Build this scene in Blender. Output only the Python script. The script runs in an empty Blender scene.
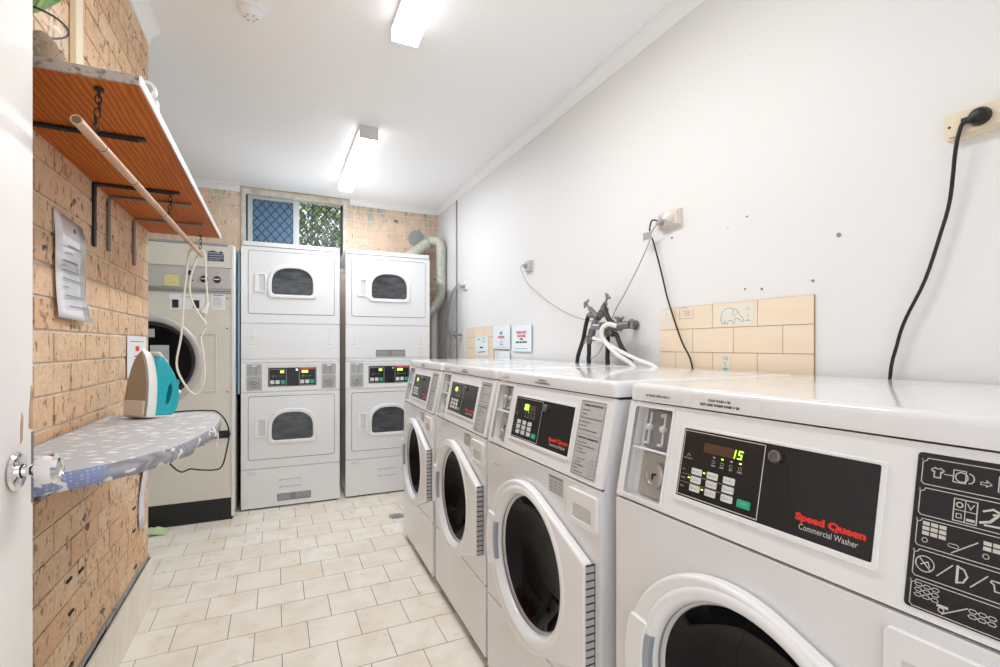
import bpy, bmesh, math, random
from mathutils import Matrix, Vector
random.seed(7)
C = bpy.context.scene.collection
PI = math.pi
R = math.radians

# ------------------------------------------------------------ materials
M = {}
def mat(name, col, rough=.5, metal=0, emit=None, es=0, coat=0, trans=0, spec=None, alpha=1, ior=1.45):
    m = bpy.data.materials.new(name); m.use_nodes = True
    b = m.node_tree.nodes['Principled BSDF']
    b.inputs['Base Color'].default_value = (*col, 1)
    b.inputs['Roughness'].default_value = rough
    b.inputs['Metallic'].default_value = metal
    if emit: b.inputs['Emission Color'].default_value = (*emit, 1); b.inputs['Emission Strength'].default_value = es
    if coat: b.inputs['Coat Weight'].default_value = coat; b.inputs['Coat Roughness'].default_value = .08
    if trans: b.inputs['Transmission Weight'].default_value = trans
    if spec is not None: b.inputs['Specular IOR Level'].default_value = spec
    b.inputs['Alpha'].default_value = alpha
    b.inputs['IOR'].default_value = ior
    M[name] = m
    return m
def nodes(name):
    nt = M[name].node_tree
    return nt, nt.nodes, nt.links, nt.nodes['Principled BSDF']
def coords(nt, scale=(1,1,1), loc=(0,0,0), rot=(0,0,0)):
    tc = nt.nodes.new('ShaderNodeTexCoord'); mp = nt.nodes.new('ShaderNodeMapping')
    mp.inputs['Scale'].default_value = scale; mp.inputs['Location'].default_value = loc; mp.inputs['Rotation'].default_value = rot
    nt.links.new(tc.outputs['Object'], mp.inputs['Vector'])
    return mp.outputs['Vector']
def noise(nt, vec, scale, detail=4, rough=.55):
    n = nt.nodes.new('ShaderNodeTexNoise'); n.inputs['Scale'].default_value = scale
    n.inputs['Detail'].default_value = detail; n.inputs['Roughness'].default_value = rough
    nt.links.new(vec, n.inputs['Vector']); return n.outputs['Fac']
def ramp(nt, fac, stops):
    r = nt.nodes.new('ShaderNodeValToRGB'); e = r.color_ramp.elements
    while len(e) < len(stops): e.new(.5)
    for k, (p, c) in enumerate(stops):
        e[k].position = p; e[k].color = (*c, 1) if len(c) == 3 else c
    nt.links.new(fac, r.inputs['Fac']); return r.outputs['Color']
def mix(nt, fac, a, b, mode='MIX'):
    n = nt.nodes.new('ShaderNodeMix'); n.data_type = 'RGBA'; n.blend_type = mode
    for s, v in ((n.inputs['Factor'], fac), (n.inputs['A'], a), (n.inputs['B'], b)):
        if hasattr(v, 'is_output'): nt.links.new(v, s)
        elif isinstance(v, (int, float)): s.default_value = v
        else: s.default_value = (*v, 1)
    return n.outputs['Result']
def bump(nt, b, h, strength=.3, dist=.002):
    n = nt.nodes.new('ShaderNodeBump'); n.inputs['Strength'].default_value = strength; n.inputs['Distance'].default_value = dist
    nt.links.new(h, n.inputs['Height']); nt.links.new(n.outputs['Normal'], b.inputs['Normal'])
def island(nt):
    g = nt.nodes.new('ShaderNodeNewGeometry'); return g.outputs['Random Per Island']

mat('wall_paint', (.79,.79,.79), .6)
nt, N, L, b = nodes('wall_paint')
v = coords(nt); n1 = noise(nt, v, 1.3, 5); n2 = noise(nt, v, 38, 3)
base = ramp(nt, n1, [(.3,(.78,.775,.77)),(.7,(.80,.795,.79))])
sp = ramp(nt, noise(nt, v, 24, 1), [(.81,(0,0,0)),(.83,(.6,.6,.6))])
L.new(mix(nt, sp, base, (.62,.61,.60)), b.inputs['Base Color']); bump(nt, b, n2, .12, .002)
mat('ceiling_paint', (.92,.92,.92), .7)
mat('white_gloss_paint', (.88,.88,.875), .35)
mat('door_paint', (.86,.81,.77), .45)
nt, N, L, b = nodes('door_paint')
v = coords(nt, (1,1,.35)); L.new(ramp(nt, noise(nt, v, 5, 4), [(.35,(.86,.80,.77)),(.65,(.88,.85,.82))]), b.inputs['Base Color'])

def brickmat(name, c1, c2, c3, spot, spotamt=.62, stain=False):
    mat(name, c1, .85)
    nt, N, L, b = nodes(name)
    v = coords(nt); isl = island(nt)
    base = ramp(nt, isl, [(0,c1),(.5,c2),(1,c3)])
    base = mix(nt, ramp(nt, noise(nt, v, 9, 5, .6), [(.35,(0,0,0)),(.75,(.8,.8,.8))]), base, tuple(x*.78 for x in c1))
    s1 = ramp(nt, noise(nt, coords(nt, (1,1,.6)), 42, 3, .6), [(spotamt,(0,0,0)),(spotamt+.04,(1,1,1))])
    base = mix(nt, s1, base, spot)
    s2 = ramp(nt, noise(nt, coords(nt, (1,1,1), (3,1,2)), 17, 2, .5), [(.70,(0,0,0)),(.725,(.9,.9,.9))])
    base = mix(nt, s2, base, (.10,.085,.075))
    s3 = ramp(nt, noise(nt, v, 70, 4, .7), [(.3,(1,1,1)),(.7,(.78,.76,.74))])
    base = mix(nt, 1.0, base, s3, 'MULTIPLY')
    if stain:
        sx = nt.nodes.new('ShaderNodeSeparateXYZ'); tc = nt.nodes.new('ShaderNodeTexCoord'); L.new(tc.outputs['Object'], sx.inputs[0])
        mr = nt.nodes.new('ShaderNodeMapRange'); mr.inputs['From Min'].default_value = 2.28; mr.inputs['From Max'].default_value = 2.54
        L.new(sx.outputs['Z'], mr.inputs['Value'])
        st = noise(nt, coords(nt, (1,1,.12)), 22, 3, .6)
        a = nt.nodes.new('ShaderNodeMath'); a.operation = 'MULTIPLY'; L.new(mr.outputs[0], a.inputs[0]); L.new(ramp(nt, st, [(.5,(0,0,0)),(.66,(1,1,1))]), a.inputs[1])
        base = mix(nt, a.outputs[0], base, (.22,.42,.34))
    L.new(base, b.inputs['Base Color'])
    bump(nt, b, noise(nt, v, 60, 4, .7), .5, .003)
brickmat('brick', (.87,.58,.36), (.91,.68,.46), (.84,.52,.32), (.42,.26,.17), .59)
brickmat('back_brick', (.88,.66,.50), (.90,.71,.55), (.89,.65,.48), (.45,.29,.20), .64, True)
mat('mortar', (.60,.50,.40), .95)
nt, N, L, b = nodes('mortar'); v = coords(nt)
L.new(ramp(nt, noise(nt, v, 11, 4), [(.3,(.60,.49,.38)),(.7,(.86,.75,.61))]), b.inputs['Base Color']); bump(nt, b, noise(nt, v, 90, 3), .5, .003)
mat('back_mortar', (.84,.70,.56), .95)
mat('cement', (.36,.35,.34), .95)
mat('floor_tile', (.8,.74,.63), .32)
nt, N, L, b = nodes('floor_tile'); v = coords(nt)
base = ramp(nt, island(nt), [(0,(.86,.80,.70)),(.5,(.89,.84,.76)),(1,(.84,.76,.65))])
base = mix(nt, ramp(nt, noise(nt, v, 7, 5, .6), [(.42,(0,0,0)),(.75,(.55,.55,.55))]), base, (.68,.54,.38))
L.new(base, b.inputs['Base Color'])
L.new(ramp(nt, noise(nt, v, 15, 3), [(.3,(.25,.25,.25)),(.7,(.5,.5,.5))]), b.inputs['Roughness'])
mat('grout', (.17,.14,.11), .95)
mat('skirt_tile', (.84,.79,.70), .3)
nt, N, L, b = nodes('skirt_tile'); L.new(ramp(nt, noise(nt, coords(nt, (1,1,.5)), 9, 4), [(.3,(.86,.81,.73)),(.8,(.76,.66,.52))]), b.inputs['Base Color'])
mat('cream_tile', (.85,.71,.54), .28)
nt, N, L, b = nodes('cream_tile'); L.new(ramp(nt, noise(nt, coords(nt, (1,1,6)), 7, 3), [(.3,(.87,.74,.58)),(.75,(.84,.69,.51))]), b.inputs['Base Color'])
mat('cream_grout', (.42,.24,.15), .9)

mat('enamel', (.79,.79,.80), .15, coat=.4)
mat('enamel_lid', (.80,.80,.81), .16, coat=.5)
mat('plastic_white', (.82,.82,.82), .35)
mat('door_white', (.83,.83,.835), .25, coat=.2)
mat('dark_gap', (.02,.02,.02), .8)
mat('rubber', (.03,.03,.032), .6)
mat('seal_grey', (.22,.22,.23), .45)
mat('drum', (.06,.06,.065), .35, metal=.6)
mat('black_glass', (.004,.004,.005), .04, spec=.22)
mat('dryer_glass', (.055,.06,.068), .12, spec=.6)
nt, N, L, b = nodes('dryer_glass'); L.new(ramp(nt, noise(nt, coords(nt,(1,1,3)), 9, 4), [(.35,(.035,.04,.045)),(.7,(.10,.105,.115))]), b.inputs['Base Color'])
mat('panel_black', (.012,.012,.013), .25)
mat('steel', (.55,.55,.56), .32, metal=.9)
mat('steel_dark', (.30,.30,.31), .4, metal=.8)
mat('chrome', (.85,.85,.87), .08, metal=1)
mat('galvanised', (.55,.56,.55), .45, metal=.7)
mat('brass_chrome', (.20,.185,.165), .4, metal=.7)
mat('print_black', (.02,.02,.02), .6)
mat('print_grey', (.25,.25,.26), .6)
mat('print_white', (.62,.60,.57), .6)
mat('print_red', (.75,.035,.015), .5)
mat('label_grey', (.50,.50,.485), .5)
mat('key_white', (.72,.72,.70), .5)
mat('key_green', (.02,.42,.24), .4)
mat('led_green', (.1,.5,.02), .4, emit=(.35,1,.05), es=2.2)
mat('led_lime', (.3,.5,.02), .4, emit=(.65,1,.15), es=1.1)
mat('display_brown', (.10,.045,.025), .3)
mat('slot_grey', (.36,.39,.44), .4)
mat('pocket_shade', (.66,.66,.665), .4)
mat('slide_metal', (.27,.27,.275), .5, metal=.4)
mat('coin_metal', (.46,.46,.465), .55, metal=.35)
mat('beige_enamel', (.74,.71,.62), .35, coat=.1)
nt, N, L, b = nodes('beige_enamel'); L.new(ramp(nt, noise(nt, coords(nt), 3, 5), [(.3,(.71,.675,.58)),(.7,(.77,.74,.66))]), b.inputs['Base Color'])
mat('band_grey', (.56,.54,.51), .4, metal=.2)
mat('cap_grey', (.33,.36,.35), .5)
mat('plinth_black', (.015,.015,.016), .5)
mat('paper', (.84,.85,.87), .6)
mat('paper_blue', (.80,.88,.91), .5)
mat('laminate', (.80,.81,.84), .12, coat=.8)
mat('sticky_yellow', (.80,.74,.30), .7)
mat('badge_navy', (.05,.08,.14), .4)
mat('badge_orange', (.8,.35,.05), .5)
mat('board_blue', (.36,.62,.86), .6)
mat('wood', (.5,.17,.035), .5, spec=.25)
nt, N, L, b = nodes('wood')
w = nt.nodes.new('ShaderNodeTexWave'); w.wave_type = 'BANDS'; w.bands_direction = 'X'; w.inputs['Scale'].default_value = 23; w.inputs['Distortion'].default_value = 7
w.inputs['Detail'].default_value = 3; w.inputs['Detail Scale'].default_value = 1.2; L.new(coords(nt, (1,.16,1)), w.inputs['Vector'])
base = ramp(nt, w.outputs['Fac'], [(0,(.40,.090,.006)),(.5,(.50,.125,.010)),(1,(.60,.175,.018))])
base = mix(nt, ramp(nt, noise(nt, coords(nt,(1,.3,1)), 5, 4), [(.45,(0,0,0)),(.8,(.8,.8,.8))]), base, (.30,.065,.01))
base = mix(nt, ramp(nt, noise(nt, coords(nt,(.6,.1,1),(1,2,0)), 55, 2), [(.745,(0,0,0)),(.76,(.6,.6,.6))]), base, (.80,.60,.40))
L.new(base, b.inputs['Base Color'])
mat('raw_edge', (.58,.50,.44), .8)
nt, N, L, b = nodes('raw_edge'); L.new(ramp(nt, noise(nt, coords(nt), 60, 4), [(.38,(.22,.14,.10)),(.5,(.42,.36,.32))]), b.inputs['Base Color'])
mat('iron_black', (.03,.03,.033), .5, metal=.4)
mat('bracket_grey', (.28,.24,.20), .5, metal=.5)
mat('bamboo', (.60,.38,.22), .35)
nt, N, L, b = nodes('bamboo'); L.new(ramp(nt, noise(nt, coords(nt,(1,.3,1)), 12, 4), [(.3,(.42,.22,.11)),(.7,(.64,.42,.27))]), b.inputs['Base Color'])
mat('batten_cream', (.83,.72,.53), .5)
mat('glass_clear', (.92,.95,.95), .05, alpha=.06, spec=.8)
mat('window_glass', (.9,.95,.98), .05, alpha=.03)
mat('obscure_blue', (.12,.22,.34), .3)
mat('frame_cream', (.66,.64,.53), .5)
nt, N, L, b = nodes('frame_cream'); L.new(ramp(nt, noise(nt, coords(nt), 14, 4), [(.35,(.55,.50,.36)),(.65,(.72,.72,.64))]), b.inputs['Base Color'])
mat('frame_alu', (.58,.60,.58), .4, metal=.3)
mat('leaf', (.10,.30,.02), .35)
mat('leaf_light', (.42,.55,.08), .35)
mat('leaf_tree', (.10,.26,.035), .6)
nt, N, L, b = nodes('leaf_tree'); L.new(ramp(nt, island(nt), [(0,(.03,.09,.01)),(.6,(.09,.22,.03)),(1,(.30,.42,.09))]), b.inputs['Base Color'])
mat('bark', (.16,.10,.06), .9)
mat('root_brown', (.26,.15,.06), .9)
mat('pebble', (.55,.50,.43), .8)
mat('cover_cloth', (.66,.66,.66), .8)
nt, N, L, b = nodes('cover_cloth')
v = coords(nt, (.55,1.3,1), (0,0,0), (0,0,R(12)))
vo = nt.nodes.new('ShaderNodeTexVoronoi'); vo.inputs['Scale'].default_value = 34; vo.feature = 'F1'; L.new(coords(nt,(.62,1.5,1),(0,0,0),(0,0,R(10))), vo.inputs['Vector'])
dots = ramp(nt, vo.outputs['Distance'], [(.22,(1,1,1)),(.32,(0,0,0))])
L.new(mix(nt, dots, (.50,.50,.51), (.90,.89,.88)), b.inputs['Base Color'])
bump(nt, b, noise(nt, coords(nt), 14, 3), .4, .01)
mat('cover_side', (.35,.38,.50), .8)
nt, N, L, b = nodes('cover_side')
ns = noise(nt, coords(nt), 9, 2)
vo = nt.nodes.new('ShaderNodeTexVoronoi'); vo.inputs['Scale'].default_value = 130; vo.inputs['Randomness'].default_value = 0; L.new(coords(nt), vo.inputs['Vector'])
dd = mix(nt, ramp(nt, vo.outputs['Distance'], [(.25,(1,1,1)),(.33,(0,0,0))]), (.26,.31,.50), (.46,.52,.68))
sx = nt.nodes.new('ShaderNodeSeparateXYZ'); L.new(coords(nt), sx.inputs[0])
mr = nt.nodes.new('ShaderNodeMapRange'); mr.inputs['From Min'].default_value = 1.30; mr.inputs['From Max'].default_value = 1.32; L.new(sx.outputs['Y'], mr.inputs['Value'])
patch = ramp(nt, noise(nt, coords(nt,(1,1,1.6)), 26, 1), [(.60,(0,0,0)),(.62,(1,1,1))])
stripe = nt.nodes.new('ShaderNodeTexWave'); stripe.inputs['Scale'].default_value = 42; stripe.inputs['Distortion'].default_value = 1; L.new(coords(nt,(1,1,1),(0,0,0),(0,0,R(40))), stripe.inputs['Vector'])
gr = mix(nt, stripe.outputs['Fac'], (.27,.27,.30), (.40,.40,.43))
L.new(mix(nt, patch, mix(nt, mr.outputs[0], dd, gr), (.80,.80,.79)), b.inputs['Base Color'])
mat('lilac_cloth', (.72,.70,.80), .8)
mat('teal', (.02,.42,.50), .25, coat=.4)
mat('teal_dark', (.01,.25,.33), .3)
mat('iron_white', (.84,.83,.81), .35)
mat('soleplate', (.38,.33,.27), .3, metal=.7)
mat('iron_beige', (.72,.62,.53), .4)
mat('cord_white', (.84,.82,.76), .5)
mat('cord_grey', (.36,.36,.36), .5)
mat('cord_black', (.012,.012,.013), .4)
mat('hose_white', (.82,.82,.79), .5)
mat('hose_black', (.02,.02,.02), .5)
mat('outlet_beige', (.72,.67,.60), .4)
mat('outlet_cream', (.80,.70,.52), .4)
mat('outlet_grey', (.58,.57,.54), .4)
mat('duct', (.50,.51,.42), .5, metal=.25)
nt, N, L, b = nodes('duct'); L.new(ramp(nt, noise(nt, coords(nt), 30, 4), [(.3,(.42,.43,.35)),(.7,(.62,.63,.54))]), b.inputs['Base Color'])
mat('rag', (.52,.62,.36), .9)
mat('decal_teal', (.25,.55,.52), .6)
mat('pale_decal', (.80,.76,.66), .5)
mat('tube_glow', (1,1,1), .5, emit=(.88,.935,1), es=35)
mat('tube_glow_warm', (1,1,1), .5, emit=(.95,.96,.96), es=26)
mat('opal_side', (.9,.9,.88), .5, emit=(.95,.97,1), es=1.5)
mat('fixture_white', (.84,.84,.84), .4)
mat('fixture_end', (.66,.64,.63), .5)
mat('ground', (.35,.34,.30), .9)

# ------------------------------------------------------------ geometry helper
F = Matrix(((1,0,0,0),(0,0,-1,0),(0,1,0,0),(0,0,0,1)))      # (u,v,h) on a front face: u right, v up, h towards the viewer
FLOORM = Matrix.Identity(4)
WL = Matrix(((0,0,1,0),(1,0,0,0),(0,1,0,0),(0,0,0,1)))     # wall facing +X: u=Y, v=Z, h=X
WR = Matrix(((0,0,-1,0),(-1,0,0,0),(0,1,0,0),(0,0,0,1)))   # wall facing -X: u=-Y, v=Z, h=-X
I4 = Matrix.Identity(4)

class G:
    def __init__(s): s.bm = bmesh.new(); s.m = 0
    def _v(s, M_, pts): return [s.bm.verts.new(M_ @ Vector(p)) for p in pts]
    def _f(s, vs):
        try:
            f = s.bm.faces.new(vs); f.material_index = s.m; return f
        except ValueError: return None
    def box(s, u0, u1, v0, v1, h0, h1, M_=I4):
        a = s._v(M_, [(u0,v0,h0),(u1,v0,h0),(u1,v1,h0),(u0,v1,h0),(u0,v0,h1),(u1,v0,h1),(u1,v1,h1),(u0,v1,h1)])
        for q in ((3,2,1,0),(4,5,6,7),(0,1,5,4),(1,2,6,5),(2,3,7,6),(3,0,4,7)): s._f([a[k] for k in q])
        return s
    def plate(s, outer, holes, h0, h1, M_=I4):
        loops = [outer] + list(holes); bm = s.bm; fr = []; es = []
        for lp in loops:
            vs = [bm.verts.new((p[0], p[1], h1)) for p in lp]; fr.append(vs)
            for k in range(len(vs)): es.append(bm.edges.new((vs[k], vs[(k+1) % len(vs)])))
        r = bmesh.ops.triangle_fill(bm, use_beauty=True, use_dissolve=False, edges=es, normal=(0,0,1))
        faces = [g for g in r['geom'] if isinstance(g, bmesh.types.BMFace)]
        back = {}
        for vs in fr:
            for v_ in vs: back[v_] = bm.verts.new((v_.co.x, v_.co.y, h0))
        for f in faces:
            f.material_index = s.m
            s._f([back[v_] for v_ in reversed(f.verts)])
        for vs in fr:
            for k in range(len(vs)):
                a, b_ = vs[k], vs[(k+1) % len(vs)]
                s._f([a, b_, back[b_], back[a]])
        for v_ in list(back.keys()) + list(back.values()): v_.co = M_ @ v_.co
        return s
    def lathe(s, prof, c=(0,0), M_=I4, n=48, a0=0, a1=2*PI, cap=False):
        full = abs(a1 - a0 - 2*PI) < 1e-6; rings = []
        cnt = n if full else n + 1
        for r_, h in prof:
            if r_ < 1e-6: rings.append(s._v(M_, [(c[0], c[1], h)])); continue
            rings.append(s._v(M_, [(c[0] + r_*math.cos(a0 + (a1-a0)*k/n), c[1] + r_*math.sin(a0 + (a1-a0)*k/n), h) for k in range(cnt)]))
        for A, B in zip(rings, rings[1:]):
            for k in range(n):
                k2 = (k+1) % cnt
                if len(A) == 1 and len(B) == 1: continue
                if len(A) == 1: s._f([A[0], B[k], B[k2]])
                elif len(B) == 1: s._f([A[k], B[0], A[k2]])
                else: s._f([A[k], B[k], B[k2], A[k2]])
        return s
    def cyl(s, c, r, h0, h1, M_=I4, n=24, r2=None):
        r2 = r if r2 is None else r2
        return s.lathe([(0,h0),(r,h0),(r2,h1),(0,h1)], c, M_, n)
    def tube(s, pts, r, n=10, smooth=True, closed=False):
        P = [Vector(p) for p in pts]
        if smooth and len(P) > 2:
            Q = []; m_ = len(P)
            rng = range(m_ if closed else m_ - 1)
            for k in rng:
                p0 = P[(k-1) % m_] if (closed or k > 0) else P[0]*2 - P[1]
                p1, p2 = P[k], P[(k+1) % m_]
                p3 = P[(k+2) % m_] if (closed or k + 2 < m_) else P[-1]*2 - P[-2]
                for t in (0, .25, .5, .75):
                    Q.append(.5*((2*p1) + (p2-p0)*t + (2*p0-5*p1+4*p2-p3)*t*t + (3*p1-p0-3*p2+p3)*t**3))
            if not closed: Q.append(P[-1])
            P = Q
        rings = []; m_ = len(P); up = Vector((.13,.21,.97)).normalized()
        rr = r if callable(r) else (lambda t: r)
        for k, p in enumerate(P):
            if closed: d = (P[(k+1) % m_] - P[k-1])
            else: d = P[min(k+1, m_-1)] - P[max(k-1, 0)]
            d.normalize(); x = d.cross(up)
            if x.length < .05: x = d.cross(Vector((1,0,0)))
            x.normalize(); y = d.cross(x); up = y if False else up
            R_ = rr(k/(m_-1))
            rings.append([s.bm.verts.new(p + x*R_*math.cos(2*PI*j/n) + y*R_*math.sin(2*PI*j/n)) for j in range(n)])
        for k in range(m_ if closed else m_-1):
            A, B = rings[k], rings[(k+1) % m_]
            for j in range(n): s._f([A[j], A[(j+1)%n], B[(j+1)%n], B[j]])
        if not closed: s._f(rings[0][::-1]); s._f(rings[-1])
        return s
    def poly(s, pts, M_=I4): s._f(s._v(M_, pts)); return s
    def line(s, pts, w, h, M_=I4, closed=False):
        n_ = len(pts)
        for k in range(n_ if closed else n_-1):
            a, b_ = Vector(pts[k]), Vector(pts[(k+1) % n_]); d = (b_-a)
            if d.length < 1e-7: continue
            d.normalize(); q = Vector((-d.y, d.x))*w/2; a = a - d*w/2; b_ = b_ + d*w/2
            s.poly([(*(a-q), h), (*(b_-q), h), (*(b_+q), h), (*(a+q), h)], M_)
        return s
    def text(s, string, size, u, v, h, M_=I4, bold=0, align='LEFT', sx=1):
        cu = bpy.data.curves.new('t', 'FONT'); cu.body = string; cu.size = size; cu.align_x = align; cu.offset = bold; cu.resolution_u = 3
        ob = bpy.data.objects.new('t', cu); C.objects.link(ob)
        dg = bpy.context.evaluated_depsgraph_get(); me = bpy.data.meshes.new_from_object(ob.evaluated_get(dg))
        T = M_ @ Matrix.Translation((u, v, h)) @ Matrix.Diagonal((sx,1,1,1))
        vs = [s.bm.verts.new(T @ x.co) for x in me.vertices]
        for p in me.polygons: s._f([vs[k] for k in p.vertices])
        bpy.data.objects.remove(ob); bpy.data.curves.remove(cu); bpy.data.meshes.remove(me)
        return s
    def build(s, name, mats, parent=None, bevel=0, smooth=35, seg=2, recalc=True):
        bm = s.bm
        if recalc: bmesh.ops.recalc_face_normals(bm, faces=bm.faces[:])
        me = bpy.data.meshes.new(name); bm.to_mesh(me); bm.free()
        if not isinstance(mats, (list, tuple)): mats = [mats]
        for m_ in mats: me.materials.append(M[m_])
        if smooth and len(me.polygons):
            me.polygons.foreach_set('use_smooth', [True]*len(me.polygons))
            me.set_sharp_from_angle(angle=R(smooth))
        o = bpy.data.objects.new(name, me); C.objects.link(o)
        if parent: o.parent = parent
        if bevel:
            md = o.modifiers.new('bevel', 'BEVEL'); md.width = bevel; md.segments = seg; md.limit_method = 'ANGLE'; md.angle_limit = R(40)
            md.harden_normals = False
        return o

def rrect(u0, u1, v0, v1, r, n=5):
    out = []
    for cx, cy, a in ((u1-r, v0+r, -90), (u1-r, v1-r, 0), (u0+r, v1-r, 90), (u0+r, v0+r, 180)):
        for k in range(n+1): t = R(a + 90*k/n); out.append((cx + r*math.cos(t), cy + r*math.sin(t)))
    return out
def rect(u0, u1, v0, v1): return [(u0,v0),(u1,v0),(u1,v1),(u0,v1)]
def circ(cx, cy, r, n=64): return [(cx + r*math.cos(2*PI*k/n), cy + r*math.sin(2*PI*k/n)) for k in range(n)]

def tag(o, label=None, cat=None, group=None, kind=None):
    if label: o['label'] = label
    if cat: o['category'] = cat
    if group: o['group'] = group
    if kind: o['kind'] = kind
    return o
def empty(name, loc, rz=0, **k):
    o = bpy.data.objects.new(name, None); C.objects.link(o); o.location = loc; o.rotation_euler = (0,0,rz)
    o.empty_display_size = .1
    return tag(o, **k)
def struct(o): o['kind'] = 'structure'; return o

# ------------------------------------------------------------ the room
XR, YB, XL, HC = 1.49, 4.68, -.56, 2.595
YN = -.45

def brick_rects(u0, u1, v0, v1, w, h, uoff, voff, shift=.5, holes=()):
    out = []; k0 = math.floor((v0 - voff)/h); k = k0
    while voff + k*h < v1:
        a, b_ = max(v0, voff + k*h), min(v1, voff + (k+1)*h)
        s0 = uoff + (w*shift if k % 2 else 0); j = math.floor((u0 - s0)/w)
        while s0 + j*w < u1:
            c, d = max(u0, s0 + j*w), min(u1, s0 + (j+1)*w)
            segs = [(c, d)]
            for (p, q, r_, t) in holes:
                if b_ > r_ + .02 and a < t - .02:
                    ns = []
                    for (x, y) in segs:
                        if y <= p or x >= q: ns.append((x, y)); continue
                        if x < p: ns.append((x, p))
                        if y > q: ns.append((q, y))
                    segs = ns
            for (x, y) in segs:
                if y - x > .012 and b_ - a > .012: out.append((x, y, a, b_))
            j += 1
        k += 1
    return out

# floor: real tiles in running bond
g = G(); g.m = 1; g.box(-1.4, 1.5, YN, 4.7, -.05, -.0012); g.m = 0
for (x, y, a, b_) in brick_rects(-1.4, 1.5, YN, 4.7, .2055, .203, -.3919+.10275, 2.8899, .5):
    g.box(x + .0014, y - .0014, a + .0018, b_ - .0018, -.006, 0)
# row just nearer than Y=2.8899 carries the joints at -.3919 + i * .2055
struct(g.build('floor', ['floor_tile', 'grout'], smooth=0))

# ceiling: rises a little towards the brick pier on the left
def sm(t): t = max(0, min(1, t)); return t*t*(3-2*t)
def ceil_z(x, y):
    return HC + .135*sm((.35 - x)/.91)*sm((4.5 - y)/1.7)
g = G(); nx, ny = 30, 40; vs = []
for i in range(nx+1):
    for j in range(ny+1):
        x, y = -1.4 + 2.9*i/nx, YN + (4.7-YN)*j/ny
        vs.append(g.bm.verts.new((x, y, ceil_z(x, y))))
for i in range(nx):
    for j in range(ny):
        a = i*(ny+1) + j; g._f([vs[a], vs[a+1], vs[a+ny+2], vs[a+ny+1]])
top = [g.bm.verts.new(p) for p in ((-1.4,YN,2.85),(1.5,YN,2.85),(1.5,4.7,2.85),(-1.4,4.7,2.85))]
g._f(top)
struct(g.build('ceiling', 'ceiling_paint', recalc=False))

# right wall
g = G(); g.box(XR, XR+.12, YN, 4.8, -.05, 2.85); 
g.m = 1
for (y, z, r_) in ((.852,1.542,.006),(.927,1.417,.004),(1.154,1.669,.003),(1.097,1.41,.004),(1.162,1.417,.003),(1.504,1.666,.004)):
    g.cyl((-y, z), r_, -XR, -XR+.003, WR, 10)
struct(g.build('wall_right', ['wall_paint', 'print_grey']))
# dark painted-over joint line
# back wall with window opening
WX0, WX1, WZ0, WZ1 = -.265, .585, 1.90, 2.56
g = G(); g.m = 1
for (a, b_, c, d) in ((-1.4, WX0, -.05, 2.85), (WX1, 1.5, -.05, 2.85), (WX0, WX1, -.05, WZ0), (WX0, WX1, WZ1, 2.85)):
    g.box(a, b_, YB+.004, YB+.12, c, d)
g.m = 0
BM = Matrix.Translation((0, YB, 0)) @ F
for (x, y, a, b_) in brick_rects(-1.4, 1.49, 0, 2.6, .2425, .0885, .05, 1.0785, .5, [(WX0, WX1, WZ0, WZ1)]):
    g.box(x+.004, y-.004, a+.004, b_-.004, -.008, 0, BM)
struct(g.build('wall_back', ['back_brick', 'back_mortar'], smooth=0))
# left brick wall (ends in a pier at Y 2.8)
g = G(); g.m = 1; g.box(XL-.22, XL-.005, YN, 2.795, -.05, 2.85); g.m = 0
for (x, y, a, b_) in brick_rects(YN, 2.80, .215, 2.80, .2425, .0885, 1.7275, 1.170, .4948):
    g.box(x+.005, y-.005, a+.005, b_-.005, XL-.02, XL + random.uniform(-.0012,.0012), WL)
g.m = 2
for (y, z) in ((2.547,.515),(2.547,.418),(2.569,.254),(1.93,.51),(1.833,.521),(1.847,.418),(1.841,.26)):
    g.box(y-.018, y+.018, z-.004, z+.004, XL-.01, XL+.003, WL)
g.m = 1
g.box(XL-.22, XL-.0, 2.795, 2.80, -.05, 2.85)
struct(g.build('wall_left', ['brick', 'mortar', 'dark_gap'], smooth=0))
g = G(); g.box(-1.5, -1.38, 2.6, 4.8, -.05, 2.85)
struct(g.build('wall_recess', 'wall_paint'))
g = G(); g.box(-1.4, XL-.21, 2.55, 2.62, -.05, 2.85)
struct(g.build('wall_pier', 'wall_paint'))
# near wall, behind the camera, with its wide doorway
g = G()
g.box(-.78, -.45, YN-.1, YN, -.05, 2.85); g.box(1.15, 1.6, YN-.1, YN, -.05, 2.85); g.box(-.45, 1.15, YN-.1, YN, 2.30, 2.85)
struct(g.build('wall_near', 'wall_paint'))
# skirting tiles below the brick, with the cement fillet on top
g = G()
for k in range(-2, 20):
    a, b_ = max(YN, 2.79-.2*(k+1)), min(2.80, 2.79-.2*k)
    if b_ - a > .03: g.box(a+.001, b_-.001, 0, .203, XL+.001, XL+.02, WL)
g.m = 1; g.box(YN, 2.795, 0, .203, XL-.02, XL+.012, WL)
g.m = 2
for k in range(60):
    y = YN + (2.80-YN)*k/60
    g.box(y, y+(2.80-YN)/60, .203, .215+random.uniform(.002,.010), XL-.01, XL+.004+random.uniform(0,.005), WL)
struct(g.build('baseboard_left', ['skirt_tile', 'grout', 'cement'], smooth=0))

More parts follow.
